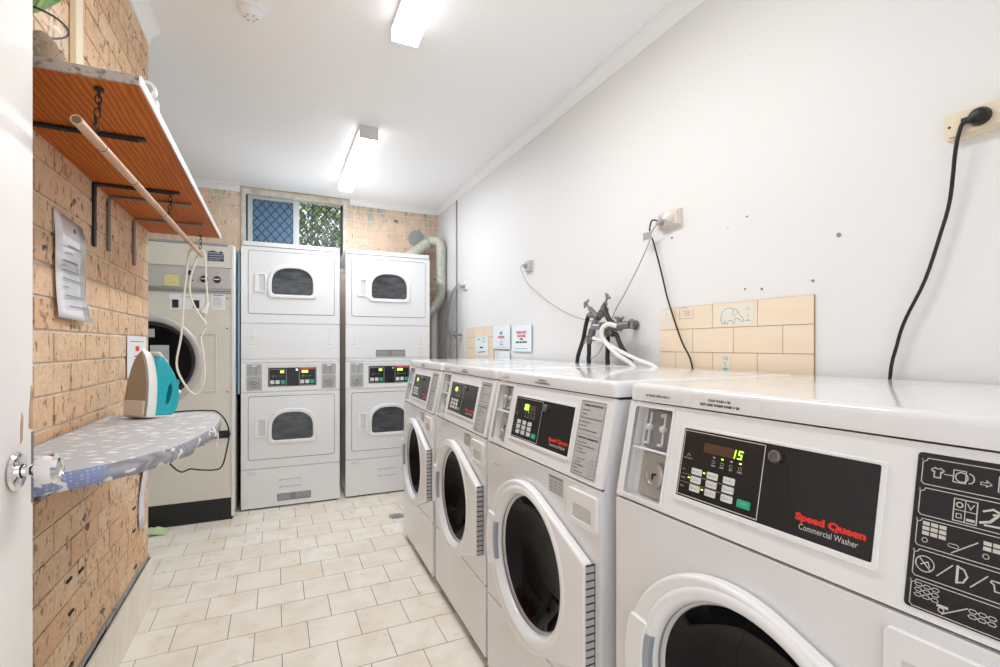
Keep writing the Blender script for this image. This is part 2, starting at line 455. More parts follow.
# cornices: one cove profile along each wall
def cove(d=.055):
    p = [(0,0),(0,-d),(.006,-d)]
    for k in range(7):
        t = PI/2*k/6; p.append((.008 + (d-.014)*(1-math.cos(t)), -d+.006 + (d-.012)*math.sin(t)))
    return p + [(d,-.005),(d,0)]
def sweep(name, a, b_, inward, za, zb, n=1, d=.055):
    g = G(); pr = cove(d); rows = []
    A, B = Vector(a), Vector(b_); q = Vector(inward)
    for k in range(n+1):
        p = A.lerp(B, k/n); z = za(p) if callable(za) else za
        rows.append([g.bm.verts.new((p.x + q.x*u, p.y + q.y*u, z + w_)) for u, w_ in pr])
    for r1, r2 in zip(rows, rows[1:]):
        for j in range(len(pr)): g._f([r1[j], r1[(j+1) % len(pr)], r2[(j+1) % len(pr)], r2[j]])
    g._f(rows[0]); g._f(rows[-1][::-1])
    return struct(g.build(name, 'white_gloss_paint'))
sweep('trim_1', (XR, YN), (XR, YB), (-1,0), HC, HC)
sweep('trim_2', (.62, YB), (XR, YB), (0,-1), HC, HC)
sweep('trim_3', (-1.38, YB), (-.285, YB), (0,-1), HC, HC)
sweep('trim_4', (XL, YN), (XL, 2.80), (1,0), lambda p: ceil_z(XL, p.y)+.006, 0, 30, .075)
# slim vertical conduit in the far right corner
g = G(); g.box(4.116, 4.128, 0, 2.54, -XR, -XR+.010, Matrix(((0,0,-1,0),(1,0,0,0),(0,1,0,0),(0,0,0,1))))
tag(g.build('conduit_strip', 'print_grey'), 'thin grey vertical conduit strip on the white wall by the dryer corner', 'conduit')

# window
WM = Matrix.Translation((0, YB, 0)) @ F
win = struct(empty('window_1', (0,0,0)))
g = G()
def frame_rect(g, u0, u1, v0, v1, w, h0, h1, M_, wt=None):
    wt = wt or w
    g.plate(rect(u0,u1,v0,v1), [rect(u0+w,u1-w,v0+w,v1-wt)], h0, h1, M_)
frame_rect(g, WX0-.012, WX1+.012, WZ0, WZ1+.02, .035, -.10, .012, WM, .05)
g.build('window_frame', 'frame_cream', win, .002)
g = G(); frame_rect(g, -.215, .17, WZ0+.03, WZ1-.03, .022, -.055, -.035, WM); g.box(.135, .185, WZ0+.03, WZ1-.03, -.056, -.030, WM)
g.box(-.228, -.215, WZ0+.03, WZ1-.03, -.05, -.02, WM)
g.build('sliding_sash', 'frame_alu', win, .001)
g = G(); g.box(.185, WX1-.022, WZ0+.03, WZ1-.03, -.052, -.049, WM)
g.build('clear_pane', 'window_glass', win)
g = G(); g.box(-.195, .137, WZ0+.05, WZ1-.05, -.048, -.044, WM)
g.build('blue_pane', 'obscure_blue', win)
g = G()   # diamond security mesh, real strips
sp = .073
def clip(a, b_, c, d, x0, x1, z0, z1):
    t0, t1 = 0., 1.
    for p, q in ((-(c-a), a-x0), (c-a, x1-a), (-(d-b_), b_-z0), (d-b_, z1-b_)):
        if abs(p) < 1e-9:
            if q < 0: return None
        else:
            t = q/p
            if p < 0: t0 = max(t0, t)
            else: t1 = min(t1, t)
    if t0 >= t1: return None
    return (a+(c-a)*t0, b_+(d-b_)*t0, a+(c-a)*t1, b_+(d-b_)*t1)
def diamonds(g, x0, x1, z0, z1, h0, h1, w, knots=True):
    for sgn in (1, -1):
        k = -40
        while k < 40:
            cx = x0 + k*sp; hgt = z1 - z0
            r_ = clip(cx, z0, cx + sgn*hgt*.85, z1, x0, x1, z0, z1)
            if r_:
                a, b_, c, d = r_; q = Vector((-(d-b_), c-a)).normalized()*w/2
                g.plate([(a-q.x,b_-q.y),(c-q.x,d-q.y),(c+q.x,d+q.y),(a+q.x,b_+q.y)], [], h0, h1, WM)
            k += 1
diamonds(g, .19, .56, WZ0+.03, WZ1-.035, -.075, -.071, .009)
for x in (.30, .42): g.box(x-.003, x+.003, WZ0+.03, WZ1-.03, -.078, -.070, WM)
g.box(.545, .562, WZ0+.02, WZ1-.03, -.08, -.03, WM)
for k in range(5):
    g.cyl((.23+.075*k, WZ1-.045), .006, -.07, -.064, WM, 10)
g.build('security_grille', 'iron_black', win)
g = G(); diamonds(g, -.193, .135, WZ0+.055, WZ1-.055, -.043, -.0425, .010); g.box(-.243, -.220, WZ0+.03, WZ1-.03, -.06, -.030, WM)
g.build('flyscreen_mesh', 'badge_navy', win)

# outside: ground, tree
g = G(); g.box(-8, 8, 4.85, 16, -.2, -.1); struct(g.build('floor_yard', 'ground'))
def leafy(g, c, rad, n, size):
    for _ in range(n):
        while True:
            p = Vector((random.uniform(-1,1), random.uniform(-1,1), random.uniform(-1,1)))
            if p.length < 1: break
        q = Vector((c[0]+p.x*rad[0], c[1]+p.y*rad[1], c[2]+p.z*rad[2]))
        a = Vector((random.gauss(0,1), random.gauss(0,1), random.gauss(0,1))).normalized(); b_ = a.orthogonal().normalized()
        s_ = size*random.uniform(.6,1.3)
        vs = [g.bm.verts.new(q + d) for d in (a*s_, b_*s_*.4, -a*s_, -b_*s_*.4)]
        g._f(vs)
tr = empty('garden_tree', (1.2,8,-.1), label='leafy green tree outside behind the diamond mesh window', cat='tree')
g = G(); leafy(g, (-.35,0,3.05), (1.0,.9,1.25), 3000, .075); leafy(g, (.6,.3,2.1), (.8,.7,.7), 900, .075)
g.build('foliage', 'leaf_tree', tr, smooth=0, recalc=False)
g = G(); g.tube([(0,0,0),(.05,0,1.2),(-.1,.05,2.4),(-.3,0,3.4)], lambda t: .08-.05*t); g.tube([(0,0,1.4),(.3,0,2.2),(.5,.1,2.8)], .03)
g.build('trunk', 'bark', tr)

# entrance door, open, edge-on at the left
dr = struct(empty('door_1', (-.407, .30, 0)))
g = G(); g.box(-.037, 0, 0, .864, .012, 2.60)
g.build('door_leaf', 'door_paint', dr, .002)
g = G(); g.lathe([(0,0),(.031,0),(.033,.003),(.030,.007),(.016,.010),(.012,.010),(.012,0)], (.795, .0), Matrix.Translation((0,0,1.002)) @ WL, 40)
g.build('knob_rose', 'chrome', dr)
g = G(); g.lathe([(.009,.006),(.010,.022),(.014,.027),(.024,.033),(.0275,.045),(.0265,.055),(.020,.061),(.014,.0615),(.0125,.059),(0,.059)], (.795, 0), Matrix.Translation((0,0,1.002)) @ WL, 40)
g.build('door_knob', 'chrome', dr)
g = G(); g.box(.856, .8652, .93, 1.06, -.030, .0006, WL)
g.build('latch_plate', 'steel_dark', dr)
g = G(); g.plate([(.846,1.068),(.860,1.064),(.862,1.13),(.856,1.145),(.848,1.10)], [], .0, .0008, WL)
g.plate([(.815,1.045),(.822,1.05),(.826,1.09),(.820,1.10),(.815,1.08)], [], 0, .0006, WL)
g.build('worn_patch', 'bamboo', dr)
g = G(); g.box(-.56, -.41, .20, .30, 0, 2.62); struct(g.build('trim_5', 'white_gloss_paint'))

# ------------------------------------------------------------ ceiling items
def batten(x, y0, y1, label, glow='tube_glow'):
    zc = ceil_z(x, (y0+y1)/2); zn = min(ceil_z(x, y0), ceil_z(x, y1))
    t = empty('batten_light', (x, (y0+y1)/2, zn), label=label, cat='ceiling light', group='fluorescent battens on the ceiling'); l = (y1-y0)/2
    g = G(); g.box(-.056, .056, -l, l, -.022, .012+.03)
    g.build('housing', 'fixture_white', t, .002)
    g = G(); g.plate(rrect(-.056,.056,-.080,-.018,.010,4), [], -l+.004, l-.004, Matrix(((1,0,0,0),(0,0,-1,0),(0,1,0,0),(0,0,0,1))))
    g.m = 0
    o = g.build('diffuser', ['opal_side', glow], t)
    for f in o.data.polygons:
        if f.normal.z < -.8: f.material_index = 1
    for s_ in (-1, 1):
        g = G(); g.box(-.058, .058, s_*l-.004, s_*l+.004, -.081, -.001)
        g.build('end_cap', 'fixture_end' if s_ < 0 else 'fixture_white', t, .001)
    return t
batten(.524, 3.075, 4.19, 'far fluorescent batten light on the ceiling, near the window')
batten(.50, .92, 2.045, 'nearer fluorescent batten light, cut by the top of the picture', 'tube_glow_warm')
t = empty('smoke_detector', (-.10, 2.30, ceil_z(-.10,2.30)), label='round white smoke detector on the ceiling', cat='smoke detector')
g = G(); g.lathe([(0,0),(.055,0),(.056,-.012),(.052,-.014),(0,-.014)]); g.build('base_ring', 'fixture_white', t)
g = G(); g.lathe([(.048,-.012),(.050,-.028),(.040,-.040),(.022,-.046),(0,-.047)]); g.build('sensor_cap', 'plastic_white', t)
g = G()
for k in range(6): a = k*PI/3; g.box(.022*math.cos(a)-.004, .022*math.cos(a)+.004, .022*math.sin(a)-.0015, .022*math.sin(a)+.0015, -.0485, -.040)
g.build('vent_slot', 'print_grey', t)

# ------------------------------------------------------------ washing machines
SL = math.hypot(.046, .2200)
cs, sn = .2200/SL, .046/SL
SM = Matrix(((1,0,0,0),(0,sn,-cs,0),(0,cs,sn,.868),(0,0,0,1)))   # slanted console face: (u, s, h)
W = .683
DC, DR = (.320,.551), .248
GC, GR = (.345,.562), .194

def coin_box(root, W0=.023, W1=.135):
    # recess liner, shelf, coin slide above, lock below
    g = G(); g.plate(rrect(W0-.006, W1+.006, .008, .219, .004, 3), [rrect(W0, W1, .014, .213, .004, 3)], -.004, .0015, SM)
    g.m = 0
    d = -.030
    A = [(W0,.014),(W1,.014),(W1,.213),(W0,.213)]
    for k in range(4):
        (a, b_), (c, e) = A[k], A[(k+1) % 4]
        g.poly([(a,b_,0),(c,e,0),(c,e,d),(a,b_,d)], SM)
    g.poly([(W0,.014,d),(W1,.014,d),(W1,.213,d),(W0,.213,d)], SM)
    r = g.build('coin_recess', 'plastic_white', root, recalc=False)
    g = G(); g.box(W0+.002, W1-.002, .117, .1225, d, -.004, SM); g.build('coin_shelf', 'plastic_white', r, .001)
    cp = G(); cp.box(W0+.026, W1-.002, .125, .210, d, -.014, SM); cp = cp.build('coin_slide', 'slide_metal', r, .001)
    for u in (W0+.040, W1-.030):
        g = G(); g.box(u-.0025, u+.0025, .132, .205, -.014, -.011, SM); g.cyl((u, .170), .0075, -.014, -.005, SM, 14); g.cyl((u, .170), .004, -.005, -.002, SM, 12)
        g.box(u-.008, u+.002, .132, .137, -.014, -.006, SM)
        g.build('coin_slot', 'pocket_shade', cp)
    g = G(); g.plate(rrect(W0+.066, W0+.084, .196, .204, .0038, 4), [], -.014, -.0128, SM); g.build('slide_badge', 'print_white', cp)
    vp = G(); vp.box(W0+.024, W1-.002, .020, .114, d, -.020, SM)
    for (u, s_) in ((W0+.032,.107),(W0+.032,.028),(W1-.010,.107),(W1-.010,.028)): vp.cyl((u,s_), .005, -.020, -.017, SM, 12)
    vp = vp.build('coin_vault', 'galvanised', r, .001)
    g = G(); c = ((W0+W1)/2+.016, .068); g.lathe([(0,-.020),(.029,-.020),(.029,-.009),(.024,-.007),(.019,-.007),(.018,-.011),(0,-.011)], c, SM, 30); g.build('vault_lock', 'steel', vp)
    g = G(); g.box(c[0]-.004, c[0]+.001, c[1]-.010, c[1]+.003, -.0108, -.0102, SM); g.box(c[0]-.004, c[0]+.009, c[1]-.000, c[1]+.004, -.0108, -.0102, SM); g.build('keyhole', 'print_black', vp)

def shirt(g, u, s_, k, h):
    p = [(-1,.55),(-.45,1),(-.2,.85),(.2,.85),(.45,1),(1,.55),(.7,.15),(.5,.3),(.5,-.9),(-.5,-.9),(-.5,.3),(-.7,.15)]
    g.line([(u+x*k, s_+y*k) for x, y in p], .0013, h, SM, True)

def pictogram_label(root):
    g = G(); g.plate(rrect(.563,.664,.0115,.211,.005,4), [], .0, .0012, SM)
    lb = g.build('instruction_label', 'panel_black', root); lb['label'] = 'black instruction label with white wash pictograms'
    g = G(); h = .0016; w = .0010
    rows = [(.170,.205),(.130,.166),(.0905,.1265),(.052,.087),(.014,.0485)]
    for k, (a, b_) in enumerate(rows):
        u0, u1 = .569, .661
        g.line([(u0,a+.003),(u0,b_-.006),(u0+.002,b_-.005),(u0+.004,b_-.004),(u0+.005,b_-.001),(u1,b_-.001),(u1,a),(u0+.003,a)], w, h, SM, True)
        g.text(str(k+1), .005, u0-.002, b_-.005, h, SM)
    # 1 shirt, drum, arrow, machine
    shirt(g, .585,.187,.0065,h)
    g.line([(.592,.187),(.600,.187)], .0009, h, SM)
    g.line([(.601,.180),(.613,.180),(.613,.195),(.601,.195)], .0011, h, SM, True)
    g.line([(.609+.006*math.cos(t*.5), .187+.006*math.sin(t*.5)) for t in range(13)], .0012, h, SM, True)
    g.line([(.616+.005*math.cos(t*.5), .187+.006*math.sin(t*.5)) for t in range(-3,4)], .0012, h, SM)
    g.line([(.627,.186),(.633,.186),(.632,.189),(.637,.1845),(.632,.181),(.633,.183),(.627,.183)], .0008, h, SM, True)
    g.line([(.643,.178),(.657,.178),(.657,.196),(.643,.196)], .0011, h, SM, True); g.line(circ(.650,.186,.0045,14), .001, h, SM, True)
    # 2 table of wash symbols, hand pouring powder
    g.line([(.604,.133),(.626,.133),(.626,.160),(.604,.160)], .0012, h, SM, True); g.line([(.615,.133),(.615,.160)], .0009, h, SM); g.line([(.604,.1465),(.626,.1465)], .0009, h, SM)
    g.line(circ(.6095,.153,.003,10), .0016, h, SM, True); g.line([(.617,.156),(.620,.150),(.623,.156)], .001, h, SM)
    g.line([(.607,.137),(.612,.137),(.6115,.142),(.607,.142)], .0009, h, SM, True); g.line([(.618,.137),(.623,.137)], .003, h, SM)
    g.line([(.632,.152),(.640,.156),(.650,.152),(.641,.150)], .0022, h, SM); g.line([(.630,.138),(.638,.141),(.644,.149)], .0028, h, SM); g.line([(.634,.136),(.650,.137)], .0022, h, SM)
    # 3 filled compartments
    def comps(u, s_, cols, rws, fill):
        for i in range(cols):
            for j in range(rws):
                a, b_ = u + i*.0085, s_ - j*.0062
                if fill: g.poly([(a,b_,h),(a+.0072,b_-.0002,h),(a+.0072,b_+.0044,h),(a,b_+.0046,h)], SM)
                else: g.line([(a,b_+.002),(a+.002,b_),(a+.006,b_),(a+.0078,b_+.002),(a+.006,b_+.004),(a+.002,b_+.004)], .0009, h, SM, True)
    comps(.575,.118,3,3,True); g.line(circ(.5785,.099,.0028,10), .0009, h, SM, True); g.line(rrect(.602,.612,.0995,.1035,.0018,3), .0009, h, SM, True)
    g.line([(.606,.093),(.629,.113)], .0012, h, SM); comps(.634,.113,3,2,True); g.line(circ(.637,.100,.0028,10), .0009, h, SM, True)
    # 4 no powder / half moon / cup
    g.line(circ(.581,.0695,.0095,22), .0013, h, SM, True); g.line([(.5745,.0765),(.5875,.0625)], .0013, h, SM); g.line([(.577,.068),(.584,.073),(.586,.067)], .0012, h, SM)
    g.line([(.594,.060),(.608,.078)], .0012, h, SM)
    g.line([(.613,.060),(.613,.079)], .0026, h, SM); g.line([(.613,.079),(.619,.077),(.6225,.070),(.619,.062),(.613,.060)], .0018, h, SM)
    g.line([(.626,.060),(.640,.078)], .0012, h, SM); g.line([(.644,.075),(.657,.075),(.655,.064),(.647,.064),(.646,.071),(.643,.073)], .0014, h, SM, True)
    # 5 open compartments
    comps(.573,.040,3,3,False); g.line([(.598,.0255),(.606,.0255)], .0032, h, SM); g.line(circ(.601,.021,.0028,10), .0012, h, SM, True)
    g.line([(.602,.017),(.625,.034)], .0012, h, SM); comps(.626,.031,3,2,False)
    g.build('pictograms', 'print_white', lb)

def text_label(root):
    g = G(); g.m = 0; g.plate(rrect(.545,.652,.012,.209,.003,3), [], 0, .0010, SM)
    lb = g.build('instruction_label', 'label_grey', root); lb['label'] = 'grey printed instruction label'
    g = G(); h = .0014
    g.line([(.548,.015),(.649,.015),(.649,.206),(.548,.206)], .0010, h, SM, True)
    g.text('WASHING INSTRUCTIONS', .0068, .5985, .194, h, SM, .0003, 'CENTER')
    for k, s_ in enumerate(['1. Load clothes','2. Add soap','3. Select water temp and cycle required','4. Close door firmly','5. Insert coins','6. Press start when light is flashing']):
        g.text(s_, .0056, .552, .182-.0105*k, h, SM, .0001)
    g.line([(.549,.120),(.648,.120)], .0006, h, SM)
    g.text('IMPORTANT INFORMATION', .0068, .5985, .108, h, SM, .0003, 'CENTER')
    for k, s_ in enumerate(['1. Do not overload','2. Use only recommended amount','    of powder','3. Do not force door','','1. To open: wait for','    door light','2. Turn handle down','3. Unload','4. Leave door open']):
        g.text(s_, .0056, .552, .097-.0085*k, h, SM, .0001)
    g.line([(.622,.022),(.645,.022),(.645,.060),(.622,.060)], .0006, h, SM, True)
    for k in range(1,4): g.line([(.622,.022+.0095*k),(.645,.022+.0095*k)], .0005, h, SM)
    g.line([(.6335,.022),(.6335,.060)], .0005, h, SM)
    g.build('label_print', 'print_black', lb)

DIG = {'1':[(1,0),(1,1),(1,1),(1,2)], }
def digit15(g, h):
    w = .0017
    g.line([(.2935,.1455),(.2955,.1595)], w, h, SM)
    g.line([(.3100,.1592),(.3030,.1595),(.3020,.1532),(.3080,.1528),(.3072,.1458),(.3005,.1460)], w, h, SM)

def washer(idx, loc, rz, label, lamps):
    X, Y = loc
    root = empty('washing_machine', (X, Y, 0), R(-90) + R(rz), label=label, cat='washing machine', group='front-loading washers in a row along the right wall')
    D = .72
    # carcass
    g = G(); prof = [(.010,.055),(.010,.864),(.012,.872),(.054,1.083),(D,1.083),(D,.012),(.08,.012),(.08,.055)]
    a = [g.bm.verts.new((.002, y, z)) for y, z in prof]; b_ = [g.bm.verts.new((W-.002, y, z)) for y, z in prof]
    for k in range(len(prof)): g._f([a[k], a[(k+1) % len(prof)], b_[(k+1) % len(prof)], b_[k]])
    # side cheeks without the coin recess and door void are left closed; the void is masked by the drum
    g._f(a[::-1]); g._f(b_)
    # remove front skin faces so recesses stay open
    g.bm.faces.ensure_lookup_table()
    for f in list(g.bm.faces)[0:3]:
        g.bm.faces.remove(f)
    g.build('cabinet', 'enamel', root, smooth=30)
    g = G(); g.plate(rect(.014, W-.014, .06, .86), [circ(GC[0], GC[1], GR+.012, 48)], -.016, -.012, F); g.build('inner_shell', 'dark_gap', root)
    for s_ in (0, 1):
        for y in (.10, .64):
            g = G(); g.cyl((.05 + s_*(W-.10), y), .018, 0, .014, I4, 16); g.build('levelling_foot', 'rubber', root)
    g = G()
    g.plate(rrect(.0015, W-.0015, .312, .864, .006, 3), [circ(GC[0], GC[1], GR+.004, 72)], -.012, 0, F)
    g.build('front_panel', 'enamel', root, .003, seg=3)
    g = G(); g.plate(rrect(.0015, W-.0015, .040, .3085, .006, 3), [], -.012, 0, F); g.build('lower_panel', 'enamel', root, .003, seg=3)
    # console
    g = G(); g.plate(rrect(.0015, W-.0015, .0015, SL-.001, .004, 3), [rect(.023,.135,.014,.213)], -.010, 0, SM)
    con = g.build('control_console', 'plastic_white', root, .0025, seg=3)
    coin_box(root)
    # black control panel with raised surround
    g = G(); g.plate(rrect(.1665,.530,.038,.189,.006,4), [rrect(.174,.5235,.0475,.1835,.003,3)], -.002, .004, SM)
    g.build('panel_surround', 'plastic_white', root, .001)
    g = G(); g.plate(rrect(.1735,.524,.047,.184,.003,3), [], -.002, .0015, SM); cp = g.build('control_panel', 'panel_black', root); cp['label'] = 'black control panel with keypad and display'
    g = G(); h = .0020
    g.line([(.177,.0515),(.350,.0515),(.350,.1795),(.177,.1795)], .0016, h, SM, True)
    for u in (.2515, .270, .289, .3075):
        g.poly([(u-.002,.1365,h),(u+.002,.1365,h),(u+.002,.139,h),(u-.002,.139,h)], SM)
        g.text('WASH' if u < .26 else 'RINSE' if u < .28 else 'SPIN' if u < .30 else 'DOOR', .0032, u, .121, h, SM, .0001, 'CENTER')
        g.line(rrect(u-.003,u+.003,.126,.131,.001,2), .0005, h, SM, True)
    g.text('INSERT COINS', .0032, .192, .124, h, SM, 0, 'CENTER'); g.line([(.189,.130),(.193,.134),(.196,.130)], .0008, h, SM)
    for k, s_ in enumerate(('HOT','WARM','COLD')):
        g.text(s_, .0036, .181, .1005-.0165*k, h, SM); g.line([(.181,.0935-.0165*k),(.300,.0935-.0165*k)], .0004, h, SM) if k < 2 else None
    g.text('Commercial Washer', .0128, .4205, .0605, h, SM, 0, sx=.775)
    g.build('panel_print', 'print_white', cp)
    g = G(); g.text('Speed Queen', .0142, .4140, .0748, .0021, SM, .0009, sx=1.28); g.build('brand_lettering', 'print_red', cp)
    g = G(); g.plate(rect(.2255,.311,.1435,.1620), [], .001, .0020, SM); dsp = g.build('display_window', 'display_brown', cp)
    g = G()
    if idx == 1: digit15(g, .0024); g.build('lit_digits', 'led_green', dsp)
    else:
        g.poly([(.241,.1435,.0024),(.266,.1435,.0024),(.266,.1625,.0024),(.241,.1625,.0024)], SM); g.build('lit_digits', 'led_green', dsp)
    names = [('LIGHT','MEDIUM','HEAVY'),('DARKS','PERM PRESS','DELICATE'),('WOOL','NORMAL','SOAK')]
    for r_ in range(3):
        for c_ in range(3):
            u, s_ = .217 + .036*c_, .1025 - .0163*r_
            k = G(); k.plate(rrect(u-.012,u+.012,s_-.0062,s_+.0062,.002,3), [], .001, .0026, SM); kk = k.build('key', 'key_white', cp)
            if idx <= 2:
                k = G(); k.text(names[r_][c_], .0034, u-.004, s_-.0012, .0029, SM); k.line(rrect(u-.0095,u-.0055,s_-.002,s_+.002,.0008,2), .0006, .0029, SM, True)
                k.build('key_print', 'print_grey', kk)
    g = G(); g.plate(rrect(.310,.336,.0625,.0765,.002,3), [], .001, .0026, SM); kk = g.build('start_key', 'key_green', cp); kk['label'] = 'green start key'
    g = G(); g.text('START', .0042, .323, .069, .0029, SM, 0, 'CENTER'); g.build('key_print', 'print_white', kk)
    for (u, s_) in lamps:
        g = G(); g.poly([(u-.0024,s_-.0014,.0024),(u+.0024,s_-.0014,.0024),(u+.0024,s_+.0014,.0024),(u-.0024,s_+.0014,.0024)], SM); g.build('indicator_lamp', 'led_lime', cp)
    g = G(); g.lathe([(0,.001),(.0105,.001),(.0105,.009),(.009,.011),(.0055,.011),(.005,.009),(0,.009)], (.371,.164), SM, 24); g.build('panel_lock', 'brass_chrome', cp)
    pictogram_label(root) if idx == 1 else text_label(root)
    # lid
    g = G(); rings = []
    for ins, z in ((.003,1.0895),(0,1.0905),(0,1.117),(.0015,1.1225),(.005,1.127),(.010,1.1295),(.016,1.130)):
        rings.append([g.bm.verts.new((x, y, z)) for x, y in rrect(ins, W-ins, .042+ins, D+.01-ins, .016-ins*.6, 5)])
    for A, B in zip(rings, rings[1:]):
        for k in range(len(A)): g._f([A[k], A[(k+1) % len(A)], B[(k+1) % len(A)], B[k]])
    g._f(rings[0][::-1]); g._f(rings[-1]); g.build('lid', 'enamel_lid', root, smooth=60)
    LM = Matrix.Translation((0,.0418,0)) @ F
    g = G(); h = .0006
    if idx == 1:
        g.m = 0; g.plate(rect(.05,.16,1.098,1.112), [], 0, .0003, LM); g.m = 1
        g.text('$1 OR $2 COINS ONLY !!', .0064, .056, 1.1025, h, LM, .0003); g.build('coin_sticker', ['plastic_white', 'print_black'], root)
        g = G(); g.plate(rect(.185,.335,1.0915,1.118), [], 0, .0003, LM); g.m = 1
    else:
        g.plate(rect(.045,.10,1.097,1.111), [], 0, .0003, LM); g.m = 1
    if idx > 1:
        g.text('$1 OR $2 COINS ONLY !!', .004, .049, 1.1025, h, LM, .0003); g.build('coin_sticker', ['plastic_white', 'print_black'], root); g = G(); g.m = 1
    cx = .250 if idx == 1 else .33
    g.text('COLD WASH = $3', .0062, cx, 1.1075, h, LM, .0003, 'CENTER'); g.text('HOT AND WARM WASH = $4', .0066, cx, 1.0985, h, LM, .0004, 'CENTER')
    g.build('price_sticker', ['plastic_white', 'print_black'], root)
    # door: D shaped leaf tapering to a straight hinge edge
    def tang(px, pz, sg):
        dx, dz = px-DC[0], pz-DC[1]; return math.atan2(dz, dx) + sg*math.acos(DR/math.hypot(dx, dz))
    ta, tb = tang(.655,.683,1), tang(.655,.420,-1) + 2*PI
    hull = [(DC[0] + DR*math.cos(t), DC[1] + DR*math.sin(t)) for t in [ta + (tb-ta)*k/60 for k in range(61)]] + [(.655, .420), (.655, .683)]
    g = G(); g.plate(hull, [circ(GC[0]-.010, GC[1]-.004, GR+.026, 72)], .003, .030, F)
    dd = g.build('door', 'door_white', root, .007, smooth=40, seg=3); dd['label'] = 'white porthole door leaf'
    g = G(); c = (GC[0]-.004, GC[1]-.002)
    g.lathe([(GR+.034,.0295),(GR+.030,.0335),(GR+.022,.0345),(GR+.014,.032),(GR+.006,.020),(GR+.003,.012),(GR+.003,.004)], c, F, 80)
    g.build('door_ring', 'door_white', dd, smooth=60)
    g = G(); g.lathe([(GR+.009,.002),(GR+.009,.008),(GR+.006,.011),(GR+.003,.009),(GR+.001,.004)], GC, F, 80); g.build('ring_trim', 'seal_grey', dd, smooth=60)
    g = G(); g.lathe([(GR+.003,.008),(GR-.001,.007),(GR-.004,.002)], GC, F, 80); g.build('glass_bead', 'steel', dd, smooth=60)
    g = G(); g.lathe([(GR-.001,.004),(GR-.008,-.004),(GR-.020,-.020),(GR-.034,-.036),(GR-.055,-.052),(GR-.09,-.064),(.06,-.072),(.03,-.074),(0,-.075)], GC, F, 64); g.build('door_glass', 'black_glass', dd, smooth=60)
    g = G(); g.lathe([(GR+.002,-.006),(GR+.002,-.012),(GR-.01,-.05),(GR+.03,-.06),(GR+.03,-.40),(0,-.42)], GC, F, 48); g.build('drum', 'drum', root, smooth=60)
    # latch handle on the left of the ring
    g = G()
    pts = []
    ang = [R(158) + R(44)*k/10 for k in range(11)]
    outer = [(DC[0] + (DR+.001)*math.cos(t), DC[1] + (DR+.001)*math.sin(t)) for t in ang]
    inner = [(c[0] + (GR+.024)*math.cos(t), c[1] + (GR+.024)*math.sin(t)) for t in reversed(ang)]
    g.plate(outer + inner, [], .026, .0375, F); g.build('door_handle', 'door_white', dd, .003, smooth=40)
    g = G()
    ang = [R(164) + R(34)*k/10 for k in range(11)]
    outer = [(c[0] + (GR+.023)*math.cos(t), c[1] + (GR+.023)*math.sin(t)) for t in ang]
    inner = [(c[0] + (GR+.007)*math.cos(t), c[1] + (GR+.012)*math.sin(t)) for t in reversed(ang)]
    g.plate(outer + inner, [], .018, .0355, F); g.build('finger_grip', 'slot_grey', dd, .001)
    g = G()
    for k in range(14): g.box(.6552, .6590, .422+.0186*k, .422+.0186*k+.0150, .002, .027, F)
    hg = g.build('hinge', 'galvanised', dd, .0008)
    g = G(); g.box(.6553, .6588, .420, .682, .0, .0262, F); g.build('hinge_pin', 'rubber', hg)
    # detergent drawer
    g = G(); g.plate(rrect(.545,.672,.757,.845,.008,4), [rrect(.562,.652,.771,.810,.008,4)], .0, .009, F)
    dw = g.build('detergent_drawer', 'plastic_white', root, .002)
    g = G(); A = rrect(.562,.652,.771,.810,.008,4)
    g.plate(rect(.555,.658,.765,.815), [], -.004, .0012, F); g.build('drawer_pull', 'pocket_shade', dw)
    if idx > 1:
        g = G(); g.plate(rect(.440,.515,.803,.852), [], 0, .0006, F); g.m = 1
        for k in range(4):
            for j in range(3): g.line([(.446+.023*j,.808+.009*k),(.460+.023*j,.808+.009*k)], .0022, .001, F)
        g.line([(.442,.848),(.512,.848)], .005, .001, F)
        g.build('rating_sticker', ['label_grey', 'print_grey'], root)
        g = G()
        for k in range(5): g.box(.062+.010*k, .068+.010*k, .796, .800, -.0005, .0004, F)
        g.build('vent_marks', 'print_grey', root)
    return root
L1 = [(.270,.1378),(.3075,.1378),(.2345,.1040),(.2005,.0880),(.2345,.0720)]
washer(1, (.724,.909), 2.0, 'nearest white front-load washer with black pictogram label, display reading 15', L1)
washer(2, (.706,1.626), .2, 'second nearest white washer, with full porthole door and bright green display', L1[:1])
washer(3, (.730,2.342), -1.4, 'third washer from the front, between the second nearest and the farthest washer', [])
washer(4, (.738,3.042), -1.4, 'farthest white front-load washer, beside the right-hand dryer stack', [])

